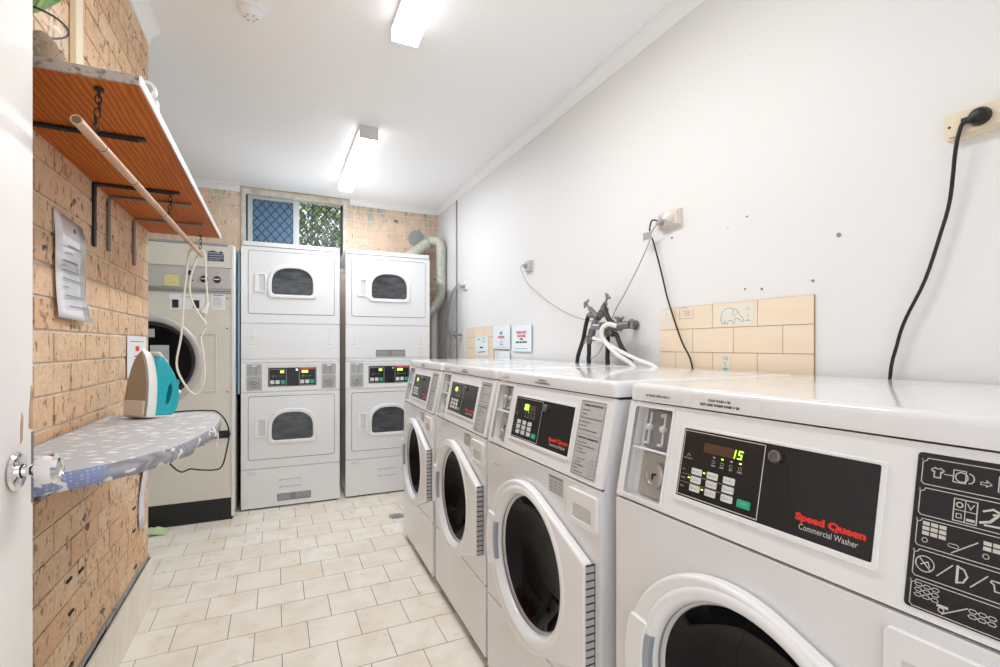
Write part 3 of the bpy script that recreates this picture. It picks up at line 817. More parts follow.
# ------------------------------------------------------------ stacked dryers
def arch(u0, u1, v0, v1, r=.025, n=14):
    """flat bottom, bowed top"""
    pts = [(u0+r, v0)] ; pts = []
    for k in range(5): t = R(180 + 90*k/4); pts.append((u0+r + r*math.cos(t), v0+r + r*math.sin(t)))
    for k in range(5): t = R(270 + 90*k/4); pts.append((u1-r + r*math.cos(t), v0+r + r*math.sin(t)))
    cx, hw = (u0+u1)/2, (u1-u0)/2; vm = v0 + (v1-v0)*.42
    for k in range(n+1):
        t = PI*k/n; c, s_ = math.cos(t), math.sin(t)
        pts.append((cx + hw*math.copysign(abs(c)**.75, c), vm + (v1-vm)*abs(s_)**.85))
    return pts
DW = .690
def dryer_stack(loc, rz, label, mid_label, low_label, tint):
    root = empty('stacked_dryer', loc, rz, label=label, cat='tumble dryer', group='stacked white dryers against the brick back wall')
    g = G(); g.box(.003, DW-.003, .012, .60, .02, 1.968); g.build('cabinet', 'enamel', root, .004)
    g = G(); g.box(.02, DW-.02, .02, .58, 0, .022); g.build('base_plinth', 'rubber', root)
    g = G(); g.plate(rrect(0, DW, -.004, .61, .02, 4), [], 1.958, 1.990, I4); g.build('top_cap', 'enamel_lid', root, .010, seg=3)
    def section(name, v0, v1, dv=None):
        g = G(); hs = [rrect(.046,.652,dv[0]-.0035,dv[1]+.0035,.018,4)] if dv else []
        g.plate(rrect(.001, DW-.001, v0, v1, .005, 3), hs, -.010, 0, F)
        return g.build(name, 'enamel', root, .0022)
    for (v0, v1, d0, d1, w0, w1, hz) in ((1.387,1.954,1.457,1.923,1.604,1.806,1.688), (.305,.870,.372,.838,.508,.716,.607)):
        section('front_frame', v0, v1, (d0, d1))
        g = G(); g.box(.044, .654, -.0105, -.0095, d0-.01, d1+.01); g = G()
        g.plate(rect(.040,.658,d0-.010,d1+.010), [], -.0118, -.0105, F); g.build('door_gap', 'dark_gap', root)
        g = G(); g.plate(rrect(.049,.649,d0,d1,.016,4), [arch(.200,.496,w0-.004,w1+.004)], -.008, .002, F)
        d = g.build('dryer_door', 'enamel', root, .002)
        g = G(); g.plate(arch(.176,.522,w0-.026,w1+.028,.035), [arch(.204,.492,w0,w1)], -.004, .012, F); g.build('window_surround', 'plastic_white', d, .005, seg=3)
        g = G(); g.plate(arch(.201,.495,w0-.003,w1+.003), [], -.012, -.002, F); w_ = g.build('door_window', 'dryer_glass', d)
        g = G(); g.plate(rrect(.090,.164,hz-.070,hz+.067,.005,3), [rrect(.116,.158,hz-.062,hz+.060,.003,3)], .001, .010, F); hd = g.build('door_handle', 'plastic_white', d, .002)
        g = G(); A = [(.116,hz-.062),(.158,hz-.062),(.158,hz+.060),(.116,hz+.060)]
        g.poly([(.116,hz-.062,.003),(.158,hz-.062,.0035),(.158,hz+.060,.0035),(.116,hz+.060,.003)], F); g.build('finger_pocket', 'pocket_shade', hd)
    section('access_panel', 1.120, 1.383); section('middle_rail', 1.092, 1.117); section('bottom_panel', .012, .301)
    g = G(); g.plate(rrect(.001, DW-.001, .874, 1.089, .005, 3), [rrect(.164,.545,.895,1.068,.006,3)], -.010, 0, F)
    con = g.build('control_console', 'plastic_white', root, .002)
    g = G(); g.plate(rect(.160,.549,.891,1.072), [], -.009, -.003, F); g.build('panel_recess', 'plastic_white', con)
    g = G(); g.plate(rrect(.180,.518,.912,1.052,.004,3), [], -.004, -.001, F); cp = g.build('control_panel', 'panel_black', root); cp['label'] = 'black double control panel'
    g = G()
    for u0 in (.187, .395): g.line([(u0,.918),(u0+.117,.918),(u0+.117,1.040),(u0,1.040)], .0045, -.0004, F, True)
    for u0 in (.205, .412):
        g.text('DRYING', .010, u0, .985, -.0004, F); g.text('START', .010, u0+.045, .985, -.0004, F); g.line([(u0+.005,.975),(u0+.012,1.000)], .003, -.0004, F)
    g.build('panel_print', 'print_grey', cp)
    g = G(); g.plate(rect(.400,.516,1.043,1.052), [], -.0014, 0, F); g.build('red_strip', 'print_red', cp)
    for (u, m_) in ((.208,'key_white'),(.244,'key_white'),(.281,'key_green'),(.416,'key_white'),(.452,'key_white'),(.488,'key_green')):
        g = G(); g.plate(rrect(u-.014,u+.014,.930,.958,.003,3), [], -.002, .001, F); g.build('key', m_, cp)
    for u in (.262, .412):
        g = G(); g.plate(rect(u,u+(.026 if u < .3 else .045),1.012,1.031), [], -.002, .0005, F); g.build('lit_display', 'led_lime', cp)
    g = G(); g.cyl((.378,1.036), .009, -.002, .005, F, 16); g.build('panel_lock', 'chrome', cp)
    for (u0, u1, flip) in ((.036,.138,0), (.556,.660,1)):
        g = G(); g.plate(rrect(u0,u1,.996,1.080,.004,3), [], -.004, .003, F)
        for u in (u0+.03, u0+.07): g.box(u-.004, u+.004, 1.004, 1.045, .003, .010, F)
        g.box(u0+.036, u0+.066, 1.060, 1.074, .003, .006, F)
        cl = g.build('coin_slide', 'coin_metal', root, .0015)
        g = G()
        for u in (u0+.022, u0+.062): g.line([(u,1.010),(u,1.050)], .004, .0036, F)
        g.line([(u0+.02,1.056),(u1-.02,1.056)], .003, .0036, F); g.build('slide_mark', 'print_grey', cl, recalc=False)
        g = G(); g.plate(rrect(u0+.038,u0+.066,1.060,1.073,.002,2), [], .0062, .0068, F); g.build('slide_badge', 'plastic_white', cl)
        g = G(); g.plate(rrect(u0,u1,.888,.990,.004,3), [], -.004, .003, F)
        g.lathe([(0,.003),(.030,.003),(.030,.010),(.024,.012),(.018,.012),(.017,.008),(.009,.008),(.008,.013),(0,.013)], ((u0+u1)/2,.940), F, 28)
        cv = g.build('coin_vault', 'coin_metal', root, .0015)
        g = G(); g.lathe([(.030,.0038),(.034,.0038),(.034,.0032),(.030,.0032)], ((u0+u1)/2,.940), F, 28); g.lathe([(.010,.0085),(.0165,.0085)], ((u0+u1)/2,.940), F, 24); g.build('lock_ring', 'print_grey', cv, recalc=False)
    for (u, v_) in ((.045,1.30),(.590,1.30)):
        g = G(); g.plate(rect(u,u+.05,v_-.09,v_+.02), [], -.001, .0005, F); g.m = 1
        for k in range(5): g.line([(u+.010,v_-.02*k+.008),(u+.036,v_-.02*k+.008)], .0035, .0009, F)
        g.build('price_notice', ['plastic_white','label_grey'], root)
    g = G()
    for k in range(2): g.line([(.045,.276-.017*k),(.095,.276-.017*k)], .006 if k == 0 else .003, .0006, F)
    g.build('printed_mark', 'label_grey', root)
    for u in (.06,.62):
        g = G(); g.cyl((u,1.104), .004, 0, .0012, F, 10); g.build('screw', 'label_grey', root)
    g = G()
    for v_ in (.205,.150):
        g.box(.262,.408,v_,v_+.005,-.001,.0025,F); g.cyl((.262,v_), .006, 0, .004, F, 10)
    g.build('louvre_slot', 'label_grey', root)
    if low_label:
        g = G(); g.plate(rect(.240,.478,.047,.103), [], -.001, .0012, F); o = g.build('warning_plate', 'print_grey', root)
        g = G()
        for k in range(5):
            g.line([(.247,.057+.0095*k),(.330,.057+.0095*k)], .003, .0016, F); g.line([(.372,.060+.0095*k),(.470,.060+.0095*k)], .003, .0016, F)
        g.build('plate_print', 'label_grey', o)
    if mid_label:
        g = G(); g.plate(rect(.238,.478,1.128,1.185), [], -.001, .0012, F); o = g.build('warning_plate', 'print_grey', root)
        g = G()
        for k in range(4):
            g.line([(.247,1.140+.011*k),(.330,1.140+.011*k)], .003, .0016, F); g.line([(.372,1.140+.011*k),(.470,1.140+.011*k)], .003, .0016, F)
        g.build('plate_print', 'label_grey', o)
    return root
dryer_stack((-.238,3.985,0), R(-1), 'left stacked white dryer pair, directly below the window', False, True, 0)
dryer_stack((.497,3.985,0), R(-1), 'right stacked white dryer pair, in front of the grey exhaust duct', True, False, 0)

# ------------------------------------------------------------ old beige dryer
OX0, OX1, OY = -1.12, -.270, 3.86
OM = Matrix.Translation((0, OY, 0)) @ F
t = empty('old_dryer', (0,0,0), label='old beige coin dryer with black plinth, half hidden by the brick pier', cat='tumble dryer')
g = G(); g.box(OX0, OX1, OY+.010, OY+.72, .03, 1.925); g.build('cabinet', 'beige_enamel', t, .006)
g = G(); g.box(OX0+.01, OX1-.01, OY+.03, OY+.70, 0, .04); g.build('base_frame', 'plinth_black', t)
OC, OR = (-.772,1.113), .310
g = G(); g.plate(rrect(OX0+.004, OX1-.022, .152, 1.582, .004, 3), [circ(OC[0],OC[1],OR-.045,64)], -.010, .002, OM)
g.build('front_panel', 'beige_enamel', t, .002)
g = G(); g.plate(rect(OX1-.020, OX1-.001, .02, 1.92), [], -.010, .006, OM); g.build('corner_trim', 'plastic_white', t, .002)
g = G(); g.plate(rrect(OX0+.004, OX1-.022, 1.762, 1.912, .004, 3), [], -.010, .004, OM); g.build('header_panel', 'beige_enamel', t, .002)
g = G(); g.plate(rect(OX0+.004, OX1-.022, 1.614, 1.758), [], -.010, .007, OM); cb = g.build('control_band', 'band_grey', t, .002)
g = G(); g.plate(rect(OX0+.004, OX1-.022, 1.598, 1.612), [], -.008, .010, OM); g.plate(rect(OX0+.004, OX1-.022, 1.584, 1.594), [], -.008, .008, OM); g.build('band_trim', 'steel', t, .001)
g = G(); g.plate(rect(OX0, OX1-.04, 1.915, 1.930), [], -.05, .006, OM); g.build('top_edge', 'cap_grey', t, .001)
g = G(); g.plate(rect(OX0+.004, OX1-.012, 0.0, .150), [], -.010, .004, OM); g.build('plinth', 'plinth_black', t, .001)
for (u, v_) in ((-.454,1.678),(-.376,1.678)):
    g = G(); g.lathe([(0,.007),(.024,.007),(.023,.012),(0,.012)], (u,v_), OM, 28); k_ = g.build('knob', 'print_black', cb)
    g = G(); g.plate(rrect(u-.018,u+.018,v_-.005,v_+.005,.004,3), [], .012, .024, OM); g.build('knob_grip', 'chrome', k_)
g = G(); g.cyl((-.533,1.714), .016, .007, .022, OM, 20); g.build('knob', 'print_black', cb)
g = G(); g.cyl((-.521,1.664), .005, .007, .012, OM, 12); g.build('push_button', 'print_black', cb)
g = G()
for k in range(9): g.line([(-.655+.0105*k, 1.722),(-.652+.0105*k, 1.734+(.006 if k in (0,4,8) else 0))], .0045, .0076, OM)
g.build('brand_lettering', 'print_white', cb)
g = G(); g.text('timer', .013, -.454, 1.722, .0076, OM, 0, 'CENTER'); g.text('temp', .013, -.376, 1.722, .0076, OM, 0, 'CENTER'); g.build('band_print', 'print_grey', cb)
g = G(); g.plate([(-.433,1.805),(-.335,1.805),(-.335,1.862),(-.350,1.878),(-.372,1.868),(-.400,1.880),(-.433,1.870)], [], .004, .0055, OM)
bd = g.build('supplier_badge', 'badge_navy', t); bd['label'] = 'navy supplier badge with orange corner'
g = G(); g.line([(-.425,1.862),(-.362,1.862)], .006, .0060, OM); g.line([(-.425,1.845),(-.345,1.845)], .005, .0060, OM); g.line([(-.425,1.829),(-.345,1.829)], .005, .0060, OM); g.line([(-.425,1.815),(-.36,1.815)], .004, .006, OM); g.build('badge_print', 'label_grey', bd)
g = G(); g.plate([(-.352,1.864),(-.336,1.862),(-.336,1.848)], [], .0055, .0062, OM); g.build('badge_corner', 'badge_orange', bd)
g = G(); g.lathe([(OR+.002,.002),(OR,.014),(OR-.012,.020),(OR-.034,.018),(OR-.044,.008),(OR-.046,-.01)], OC, OM, 80); dd = g.build('door', 'band_grey', t, smooth=60); dd['label'] = 'round grey-rimmed porthole door'
g = G(); g.lathe([(OR-.040,.010),(OR-.050,.014),(OR-.066,.008),(OR-.068,-.004)], OC, OM, 80); g.build('door_gasket', 'rubber', dd, smooth=60)
g = G(); g.lathe([(OR-.060,.000),(.12,.004),(0,.005)], OC, OM, 64); gl = g.build('door_glass', 'black_glass', dd, smooth=60)
g = G(); g.plate(rect(-.760,-.655,1.055,1.222), [], .004, .0075, OM); g.plate(rect(-.79,-.735,1.275,1.330), [], .004, .0075, OM); g.build('glass_label', 'label_grey', gl)
g = G(); g.plate(rrect(-.478,-.380,.898,1.305,.006,3), [rrect(-.470,-.388,.906,1.297,.005,3)], .002, .006, OM); g.build('hinge_panel_rim', 'beige_enamel', t, .001)
g = G(); g.plate(rect(-.430,-.300,.572,.625), [], .002, .010, OM); g.cyl((-.303,.60), .010, .002, .02, OM, 12); g.build('lint_handle', 'plinth_black', t, .002)
for (u, v_) in ((-.316,1.338),(-.314,.895),(-.315,1.55)):
    g = G(); g.cyl((u,v_), .005, .002, .006, OM, 10); g.build('screw', 'rubber', t)
# papers on it
def paper(name, M_, u0, u1, v0, v1, h, label, cat, m_='paper', lines=8, head=None, lm='print_grey', extra=None, curl=0):
    g = G(); g.plate(rect(u0,u1,v0,v1), [], h, h+.0015, M_); g.m = 1
    w_, hh = u1-u0, v1-v0
    for k in range(lines):
        y = v1 - hh*(.22 + .7*k/lines); g.line([(u0+w_*.12, y), (u0+w_*random.uniform(.6,.88), y)], hh*.018, h+.0019, M_)
    if head: g.m = 2; g.line([(u0+w_*.15, v1-hh*.1),(u1-w_*.15, v1-hh*.1)], hh*.04, h+.0019, M_)
    if extra: extra(g)
    return tag(g.build(name, [m_, lm, 'print_black'], smooth=0), label, cat)
def ex(g):
    g.m = 2
    for u in (-.620,-.500): g.plate(rect(u-.018,u+.018,1.475,1.530), [], .002, .006, OM)
    g.text('Please select', .013, -.555, 1.548, .0045, OM, 0, 'CENTER')
paper('paper_notice', OM, -.655,-.455,1.465,1.568,.0022, 'wide white notice with two pictures on the old beige dryer', 'notice', lines=0, extra=ex)
paper('paper_notice', OM, -.412,-.328,1.470,1.580,.0022, 'small printed text notice at the upper right of the old beige dryer', 'notice', lines=9, head=True)
paper('sticky_note', OM, -.680,-.600,1.622,1.694,.0075, 'yellow sticky note on the control band of the old dryer', 'note', 'sticky_yellow', lines=3)

# blue ironing board stowed upright in the gap
g = G(); o = []
for k in range(15):
    t_ = k/14; o.append((-.02 + .335*(t_**.6) if False else 0, 0))
pts = [(4.02,.86),(4.42,.86),(4.42,1.35),(4.36,1.62),(4.25,1.82),(4.12,1.925),(4.06,1.93),(4.03,1.86),(4.02,1.66)]
t = empty('folded_ironing_board', (0,0,0), label='folded ironing board with pale blue cover, upright between old dryer and white dryer', cat='ironing board')
IB = Matrix(((0,0,1,0),(1,0,0,0),(0,1,0,0),(0,0,0,1)))
g = G(); g.plate(pts, [], -.262, -.246, IB); g.build('blue_cover', 'board_blue', t, .005)
g = G(); g.tube([(-.2425,4.06,.012),(-.2425,4.10,1.2)], .0025, smooth=False); g.tube([(-.2425,4.3,.012),(-.2425,4.25,1.2)], .0025, smooth=False); g.build('leg', 'steel', t)

# ------------------------------------------------------------ ducts at the back right corner
t = empty('exhaust_duct', (0,0,0), label='thick grey exhaust duct bending over the right dryer stack into the corner', cat='duct')
g = G(); g.tube([(1.05,4.50,1.99),(1.15,4.50,2.07),(1.25,4.51,2.15),(1.345,4.52,2.228)], .054, 20); g.build('sloping_pipe', 'duct', t)
g = G(); g.tube([(1.325,4.52,2.212),(1.350,4.52,2.232)], .058, 20, smooth=False); g.build('joint_collar', 'cap_grey', t)
g = G(); g.tube([(1.31,4.52,2.20),(1.37,4.50,2.236),(1.42,4.46,2.225),(1.437,4.43,2.17),(1.437,4.43,2.10)], .049, 20); g.build('elbow', 'duct', t)
g = G(); g.tube([(1.437,4.43,2.12),(1.437,4.43,1.72)], .046, 20, smooth=False); g.tube([(1.437,4.43,2.115),(1.437,4.43,2.09)], .051, 20, smooth=False); g.build('upright_pipe', 'duct', t)
g = G(); g.tube([(1.437,4.43,1.74),(1.430,4.43,1.68),(1.39,4.44,1.61),(1.33,4.45,1.55),(1.27,4.46,1.50)], .049, 20)
g.tube([(1.375,4.44,1.60),(1.362,4.44,1.588)], .052, 20, smooth=False); g.build('lower_bend', 'duct', t)
t = empty('exhaust_duct', (0,0,0), label='thinner rear exhaust duct behind the thick grey one', cat='duct')
g = G(); g.tube([(1.29,4.62,2.18),(1.31,4.61,2.10),(1.335,4.60,2.05),(1.335,4.60,1.86),(1.30,4.60,1.78),(1.24,4.60,1.72)], .035, 16); g.build('flexible_pipe', 'duct', t)
g = G(); g.cyl((1.262,2.285), .082, -.012, .006, Matrix.Translation((0,YB,0)) @ F, 36); g.build('wall_collar', 'cap_grey', t)
g = G(); g.tube([(1.42,4.60,.0),(1.42,4.60,1.62)], .030, 14, smooth=False)
tag(g.build('drain_pipe', 'white_gloss_paint'), 'pale vertical pipe in the corner below the grey duct', 'pipe')

# ------------------------------------------------------------ right wall things
def YZ(y, z): return (-y, z)
def outlet(y, z, w, hgt, m_, label, depth=.022, switches=1, dblhole=False):
    t = empty('power_outlet', (0,0,0), label=label, cat='power outlet')
    g = G(); g.plate(rrect(-y-w/2, -y+w/2, z-hgt/2, z+hgt/2, .004, 3), [], -XR-.002, -XR+depth, WR); g.build('mounting_block', m_, t, .002)
    g = G(); g.plate(rrect(-y-w/2+.006, -y+w/2-.006, z-hgt/2+.006, z+hgt/2-.006, .003, 3), [], -XR+depth, -XR+depth+.006, WR); g.build('face_plate', m_, t, .0015)
    return t, -XR+depth+.006
def WRP(u, v_, h): return tuple((WR @ Vector((u, v_, h))))
# near cream double outlet, black plug
t, h = outlet(.525, 1.741, .145, .062, 'outlet_cream', 'cream power outlet at the top right with a black plug')
g = G(); g.plate(rrect(-.573,-.557,1.735,1.750,.002,3), [], h, h+.003, WR); g.build('switch', 'outlet_cream', t, .0005)
g = G(); g.cyl((-.587,1.740), .003, h, h+.0006, WR, 10); g.build('screw', 'print_black', t)
def plug(parent, y, z, h, m_, r=.019, down=True, depth=.022):
    g = G(); g.lathe([(0,h),(r,h),(r*1.02,h+depth*.4),(r*.8,h+depth*.85),(r*.5,h+depth),(0,h+depth)], (-y, z), WR, 24)
    g.box(-y-r*1.5, -y-r*.2, z-.007, z+.005, h+.004, h+.016, WR)
    return g.build('plug', m_, parent, .001)
t = empty('power_cord', (0,0,0), label='long black cord hanging from the cream outlet to the nearest washer', cat='power cord')
plug(t, .530, 1.742, h, 'cord_black', .020)
X_ = XR-.036
g = G(); g.tube([(X_,.553,1.742),(X_,.562,1.732),(X_+.005,.574,1.683),(XR-.02,.589,1.569),(XR-.02,.608,1.488),(XR-.02,.638,1.382),(XR-.02,.680,1.284),(XR-.02,.698,1.219),(XR-.02,.714,1.13),(XR-.022,.715,.92)], .0042); g.build('cable', 'cord_black', t)
# middle double outlet
t, h = outlet(1.505, 1.742, .118, .068, 'outlet_beige', 'beige double power outlet in the middle of the white wall', .020)
g = G(); g.plate(rrect(-1.46,-1.45,1.757,1.768,.002,2), [], h, h+.003, WR); g.plate(rrect(-1.555,-1.545,1.757,1.768,.002,2), [], h, h+.003, WR); g.build('switch', 'outlet_beige', t)
t = empty('power_cord', (0,0,0), label='dark cord falling from the beige double outlet in front of the cream tiles', cat='power cord')
plug(t, 1.535, 1.734, h, 'cord_grey', .014)
g = G(); g.tube([(XR-.04,1.550,1.745),(XR-.04,1.575,1.752),(XR-.04,1.588,1.738),(XR-.04,1.591,1.702),(XR-.03,1.576,1.648),(XR-.02,1.541,1.515),(XR-.02,1.507,1.407),(XR-.025,1.431,1.241),(XR-.025,1.375,1.140),(XR-.03,1.36,.95)], .0034); g.build('cable', 'cord_black', t)
t = empty('power_cord', (0,0,0), label='thin grey cord running from the beige double outlet down to the taps', cat='power cord')
pl = plug(t, 1.487, 1.745, h, 'cord_white', .019, depth=.03)
g = G(); g.tube([(XR-.045,1.495,1.735),(XR-.05,1.54,1.722),(XR-.045,1.575,1.700),(XR-.04,1.598,1.66),(XR-.04,1.664,1.567),(XR-.05,1.744,1.455),(XR-.06,1.80,1.38),(XR-.09,1.80,1.31),(XR-.09,1.83,1.25),(XR-.08,1.90,1.18),(XR-.08,1.97,1.13),(XR-.06,1.98,.95)], .0026); g.build('cable', 'cord_grey', t)
g = G(); g.box(-1.625,-1.573,1.672,1.706, -XR+.046, -XR+.048, WR); g.m = 1
for k in range(3): g.line([(-1.620,1.680+.009*k),(-1.578,1.680+.009*k)], .004, -XR+.0485, WR)
tag(g.build('cord_tag', ['label_grey','print_grey']), 'small grey test tag on the cords below the beige outlet', 'tag')
# far outlet
t, h = outlet(2.735, 1.733, .072, .072, 'outlet_grey', 'small grey single outlet midway along the white wall', .018)
t = empty('power_cord', (0,0,0), label='thin grey cord drooping from the small grey outlet across to the taps', cat='power cord')
plug(t, 2.745, 1.735, h, 'cord_grey', .016)
g = G(); g.tube([(XR-.035,2.775,1.745),(XR-.035,2.805,1.738),(XR-.03,2.79,1.70),(XR-.03,2.714,1.618),(XR-.03,2.58,1.54),(XR-.035,2.453,1.48),(XR-.045,2.229,1.395),(XR-.07,2.035,1.353),(XR-.09,1.88,1.33),(XR-.085,1.80,1.318)], .0028); g.build('cable', 'cord_grey', t)
# farthest outlet
t, h = outlet(3.90, 1.742, .085, .085, 'plastic_white', 'small white outlet nearest the corner beside the conduit strip', .012)
for k, (lab, pts_) in enumerate((('longer grey cord curving from the corner outlet behind the dryers', [(XR-.03,3.945,1.737),(XR-.03,4.0,1.765),(XR-.03,4.08,1.748),(XR-.03,4.17,1.706),(XR-.03,4.26,1.60),(XR-.03,4.33,1.463),(XR-.03,4.40,1.30),(XR-.03,4.45,1.108),(XR-.03,4.46,.95)]), ('shorter pale cord falling from the corner outlet beside the tap', [(XR-.03,3.955,1.735),(XR-.035,4.0,1.74),(XR-.035,4.10,1.707),(XR-.03,4.18,1.60),(XR-.03,4.22,1.476),(XR-.03,4.28,1.273),(XR-.03,4.30,1.1),(XR-.03,4.31,.95)]))):
    t = empty('power_cord', (0,0,0), label=lab, cat='power cord')
    plug(t, 3.915-.03*k, 1.735, h, 'cord_grey', .012)
    g = G(); g.tube(pts_, .0045 if k == 0 else .0035); g.build('cable', 'cord_grey' if k == 0 else 'outlet_beige', t)
g = G(); g.tube([(XR,4.0,1.315),(XR-.10,4.02,1.316)], .010, smooth=False); g.tube([(XR-.06,4.02,1.28),(XR-.06,4.02,1.35)], .007, smooth=False); g.tube([(XR-.10,4.02,1.27),(XR-.10,4.02,1.345)], .012, smooth=False)
tag(g.build('wall_tap', 'steel_dark'), 'small dark tap on the wall near the corner conduit', 'tap')

# cream splashback tiles
def splash(y0, y1, z0, z1, label, holes=()):
    t = G(); t.m = 1; t.box(-y1, -y0, z0, z1, -XR-.001, -XR+.004, WR); t.m = 0
    return t
def tiles(g, rects):
    for (a, b_, c, d) in rects: g.box(-b_+.001, -a-.001, c+.001, d-.001, -XR, -XR+.0075, WR)
g = splash(.920, 1.566, 1.06, 1.374, ''); rws = [(1.284,1.374,[.920,1.109,1.295,1.478,1.566]),(1.192,1.284,[.920,1.019,1.204,1.389,1.566]),(1.10,1.192,[.920,1.109,1.295,1.478,1.566]),(1.06,1.10,[.920,1.019,1.204,1.389,1.566])]
for (z0, z1, js) in rws: tiles(g, [(a, b_, z0, z1) for a, b_ in zip(js, js[1:])])
tag(g.build('tile_splashback', ['cream_tile','cream_grout'], bevel=.0008, smooth=0), 'large cream tile splashback behind the nearest washers, with elephant sticker', 'splashback')
g = splash(3.30, 3.872, 1.06, 1.37, ''); 
for (z0, z1, js) in [(1.288,1.37,[3.30,3.47,3.66,3.872]),(1.20,1.288,[3.30,3.40,3.58,3.78,3.872]),(1.11,1.20,[3.30,3.47,3.66,3.872]),(1.06,1.11,[3.30,3.872])]: tiles(g, [(a, b_, z0, z1) for a, b_ in zip(js, js[1:])])
tag(g.build('tile_splashback', ['cream_tile','cream_grout'], bevel=.0008, smooth=0), 'small cream tile splashback far along the wall, half covered by notices', 'splashback')
# stickers on the tiles
HT = -XR+.0078
def rp(y): return -y
g = G(); g.plate(rect(-1.268,-1.122,1.292,1.363), [], HT, HT+.0006, WR); g.m = 1
cx, cz = -1.205, 1.330; hh = HT+.001
g.line([(-1.250,1.298),(-1.256,1.318),(-1.250,1.340),(-1.235,1.352),(-1.215,1.354),(-1.200,1.346),(-1.192,1.350),(-1.184,1.340),(-1.178,1.328),(-1.168,1.318),(-1.158,1.306),(-1.164,1.301),(-1.176,1.310),(-1.188,1.316),(-1.196,1.312),(-1.196,1.298),(-1.205,1.298),(-1.207,1.308),(-1.224,1.308),(-1.226,1.298),(-1.236,1.298),(-1.238,1.308),(-1.242,1.298)], .0018, hh, WR, True)
g.line([(-1.200,1.346),(-1.206,1.334),(-1.200,1.324),(-1.191,1.330)], .0014, hh, WR); g.line([(-1.256,1.318),(-1.260,1.305)], .0012, hh, WR); g.line(circ(-1.186,1.336,.0012,8), .001, hh, WR, True)
g.text('DRINK', .0055, -1.143, 1.348, hh, WR, 0, 'CENTER'); g.text('WATER', .0055, -1.143, 1.341, hh, WR, 0, 'CENTER')
g.m = 2; g.line([(-1.150,1.306),(-1.136,1.306)], .004, hh, WR); g.line([(-1.143,1.308),(-1.143,1.326),(-1.147,1.322)], .0014, hh, WR)
tag(g.build('elephant_sticker', ['pale_decal','print_grey','decal_teal'], smooth=0), 'pale sticker with line-drawn elephant on the top row of cream tiles', 'sticker')
g = G(); g.plate(rect(-1.256,-1.216,1.125,1.182), [], HT, HT+.0006, WR); g.m = 1
g.text('DRINK', .007, -1.236, 1.173, hh, WR, 0, 'CENTER'); g.text('WATER', .007, -1.236, 1.165, hh, WR, 0, 'CENTER'); g.line([(-1.236,1.136),(-1.236,1.158),(-1.241,1.153)], .0016, hh, WR); g.m = 2; g.plate([(-1.250,1.137),(-1.222,1.137),(-1.229,1.129),(-1.243,1.129)], [], HT, HT+.001, WR)
tag(g.build('fountain_sticker', ['pale_decal','print_grey','decal_teal'], smooth=0), 'small sticker with teal bowl on the lowest visible row of cream tiles', 'sticker')
g = G(); g.plate(rect(-1.556,-1.500,1.305,1.372), [], HT, HT+.0006, WR); g.m = 1
g.line([(-1.552,1.330),(-1.548,1.326),(-1.508,1.326),(-1.504,1.330)], .0014, hh, WR); g.line([(-1.536,1.332),(-1.530,1.352),(-1.522,1.350),(-1.520,1.334)], .0016, hh, WR); g.line([(-1.550,1.313),(-1.510,1.313)], .0014, hh, WR); g.line([(-1.55,1.366),(-1.545,1.369),(-1.51,1.369),(-1.506,1.365)], .001, hh, WR)
tag(g.build('pale_sticker', ['pale_decal','label_grey'], smooth=0), 'faded sticker at the far end of the top row of cream tiles', 'sticker')
g = G(); g.line([(-1.455,1.370),(-1.455,1.326),(-1.385,1.326),(-1.385,1.362)], .0014, hh, WR); g.line([(-1.448,1.368),(-1.430,1.372),(-1.415,1.366)], .002, hh, WR)
g.m = 0
for k in range(3): g.line([(-1.435+.004*k,1.356-.008*k),(-1.398-.003*k,1.356-.008*k)], .002, hh, WR)
tag(g.build('line_sticker', 'print_grey', smooth=0), 'line-drawn frame sticker beside the faded one on the cream tiles', 'sticker')
# notices on the far part of the wall
def ntc(y0, y1, z0, z1, label, extra):
    return paper('wall_notice', WR, -y1, -y0, z0, z1, -XR+.0095, label, 'notice', 'paper_blue', lines=0, extra=extra, lm='print_red')
H2 = -XR+.0116
def e1(g):
    g.m = 2; g.text('NO', .03, -3.155, 1.300, H2, WR, .001, 'CENTER'); g.line([(-3.17,1.225),(-3.15,1.255),(-3.13,1.225)], .004, H2, WR, True)
    g.m = 1; g.text('SMOKING', .024, -3.155, 1.272, H2, WR, .001, 'CENTER'); g.line([(-3.27,1.208),(-3.04,1.208)], .002, H2, WR)
ntc(3.010,3.300,1.195,1.368, 'blue-white notice half over the cream tiles, left of the widest notice', e1)
def e2(g):
    g.m = 1; g.text('PLEASE CLEAN', .022, -2.84, 1.300, H2, WR, .0012, 'CENTER'); g.text('THE FILTERS', .022, -2.84, 1.275, H2, WR, .0012, 'CENTER')
    g.m = 2; g.text('AFTER', .016, -2.84, 1.256, H2, WR, .001, 'CENTER'); g.text('EVERY USE OF DRYER', .016, -2.84, 1.236, H2, WR, .001, 'CENTER'); g.line([(-2.93,1.200),(-2.75,1.200)], .002, H2, WR)
ntc(2.700,2.975,1.180,1.358, 'blue-white notice with two red lines, nearest of the wall notices', e2)
def e3(g):
    g.m = 2; g.line([(-3.60,1.262),(-3.58,1.275),(-3.56,1.262)], .006, H2, WR); g.line(circ(-3.48,1.262,.018,12), .004, H2, WR, True); g.line([(-3.60,1.165),(-3.45,1.172)], .006, H2, WR)
    g.line([(-3.55,1.205),(-3.50,1.205)], .012, H2, WR)
ntc(3.393,3.655,1.140,1.290, 'white notice taped low on the far cream tiles', e3)
ntc(3.015,3.20,1.085,1.180, 'small white notice tucked under the blue-white notice', lambda g: None)

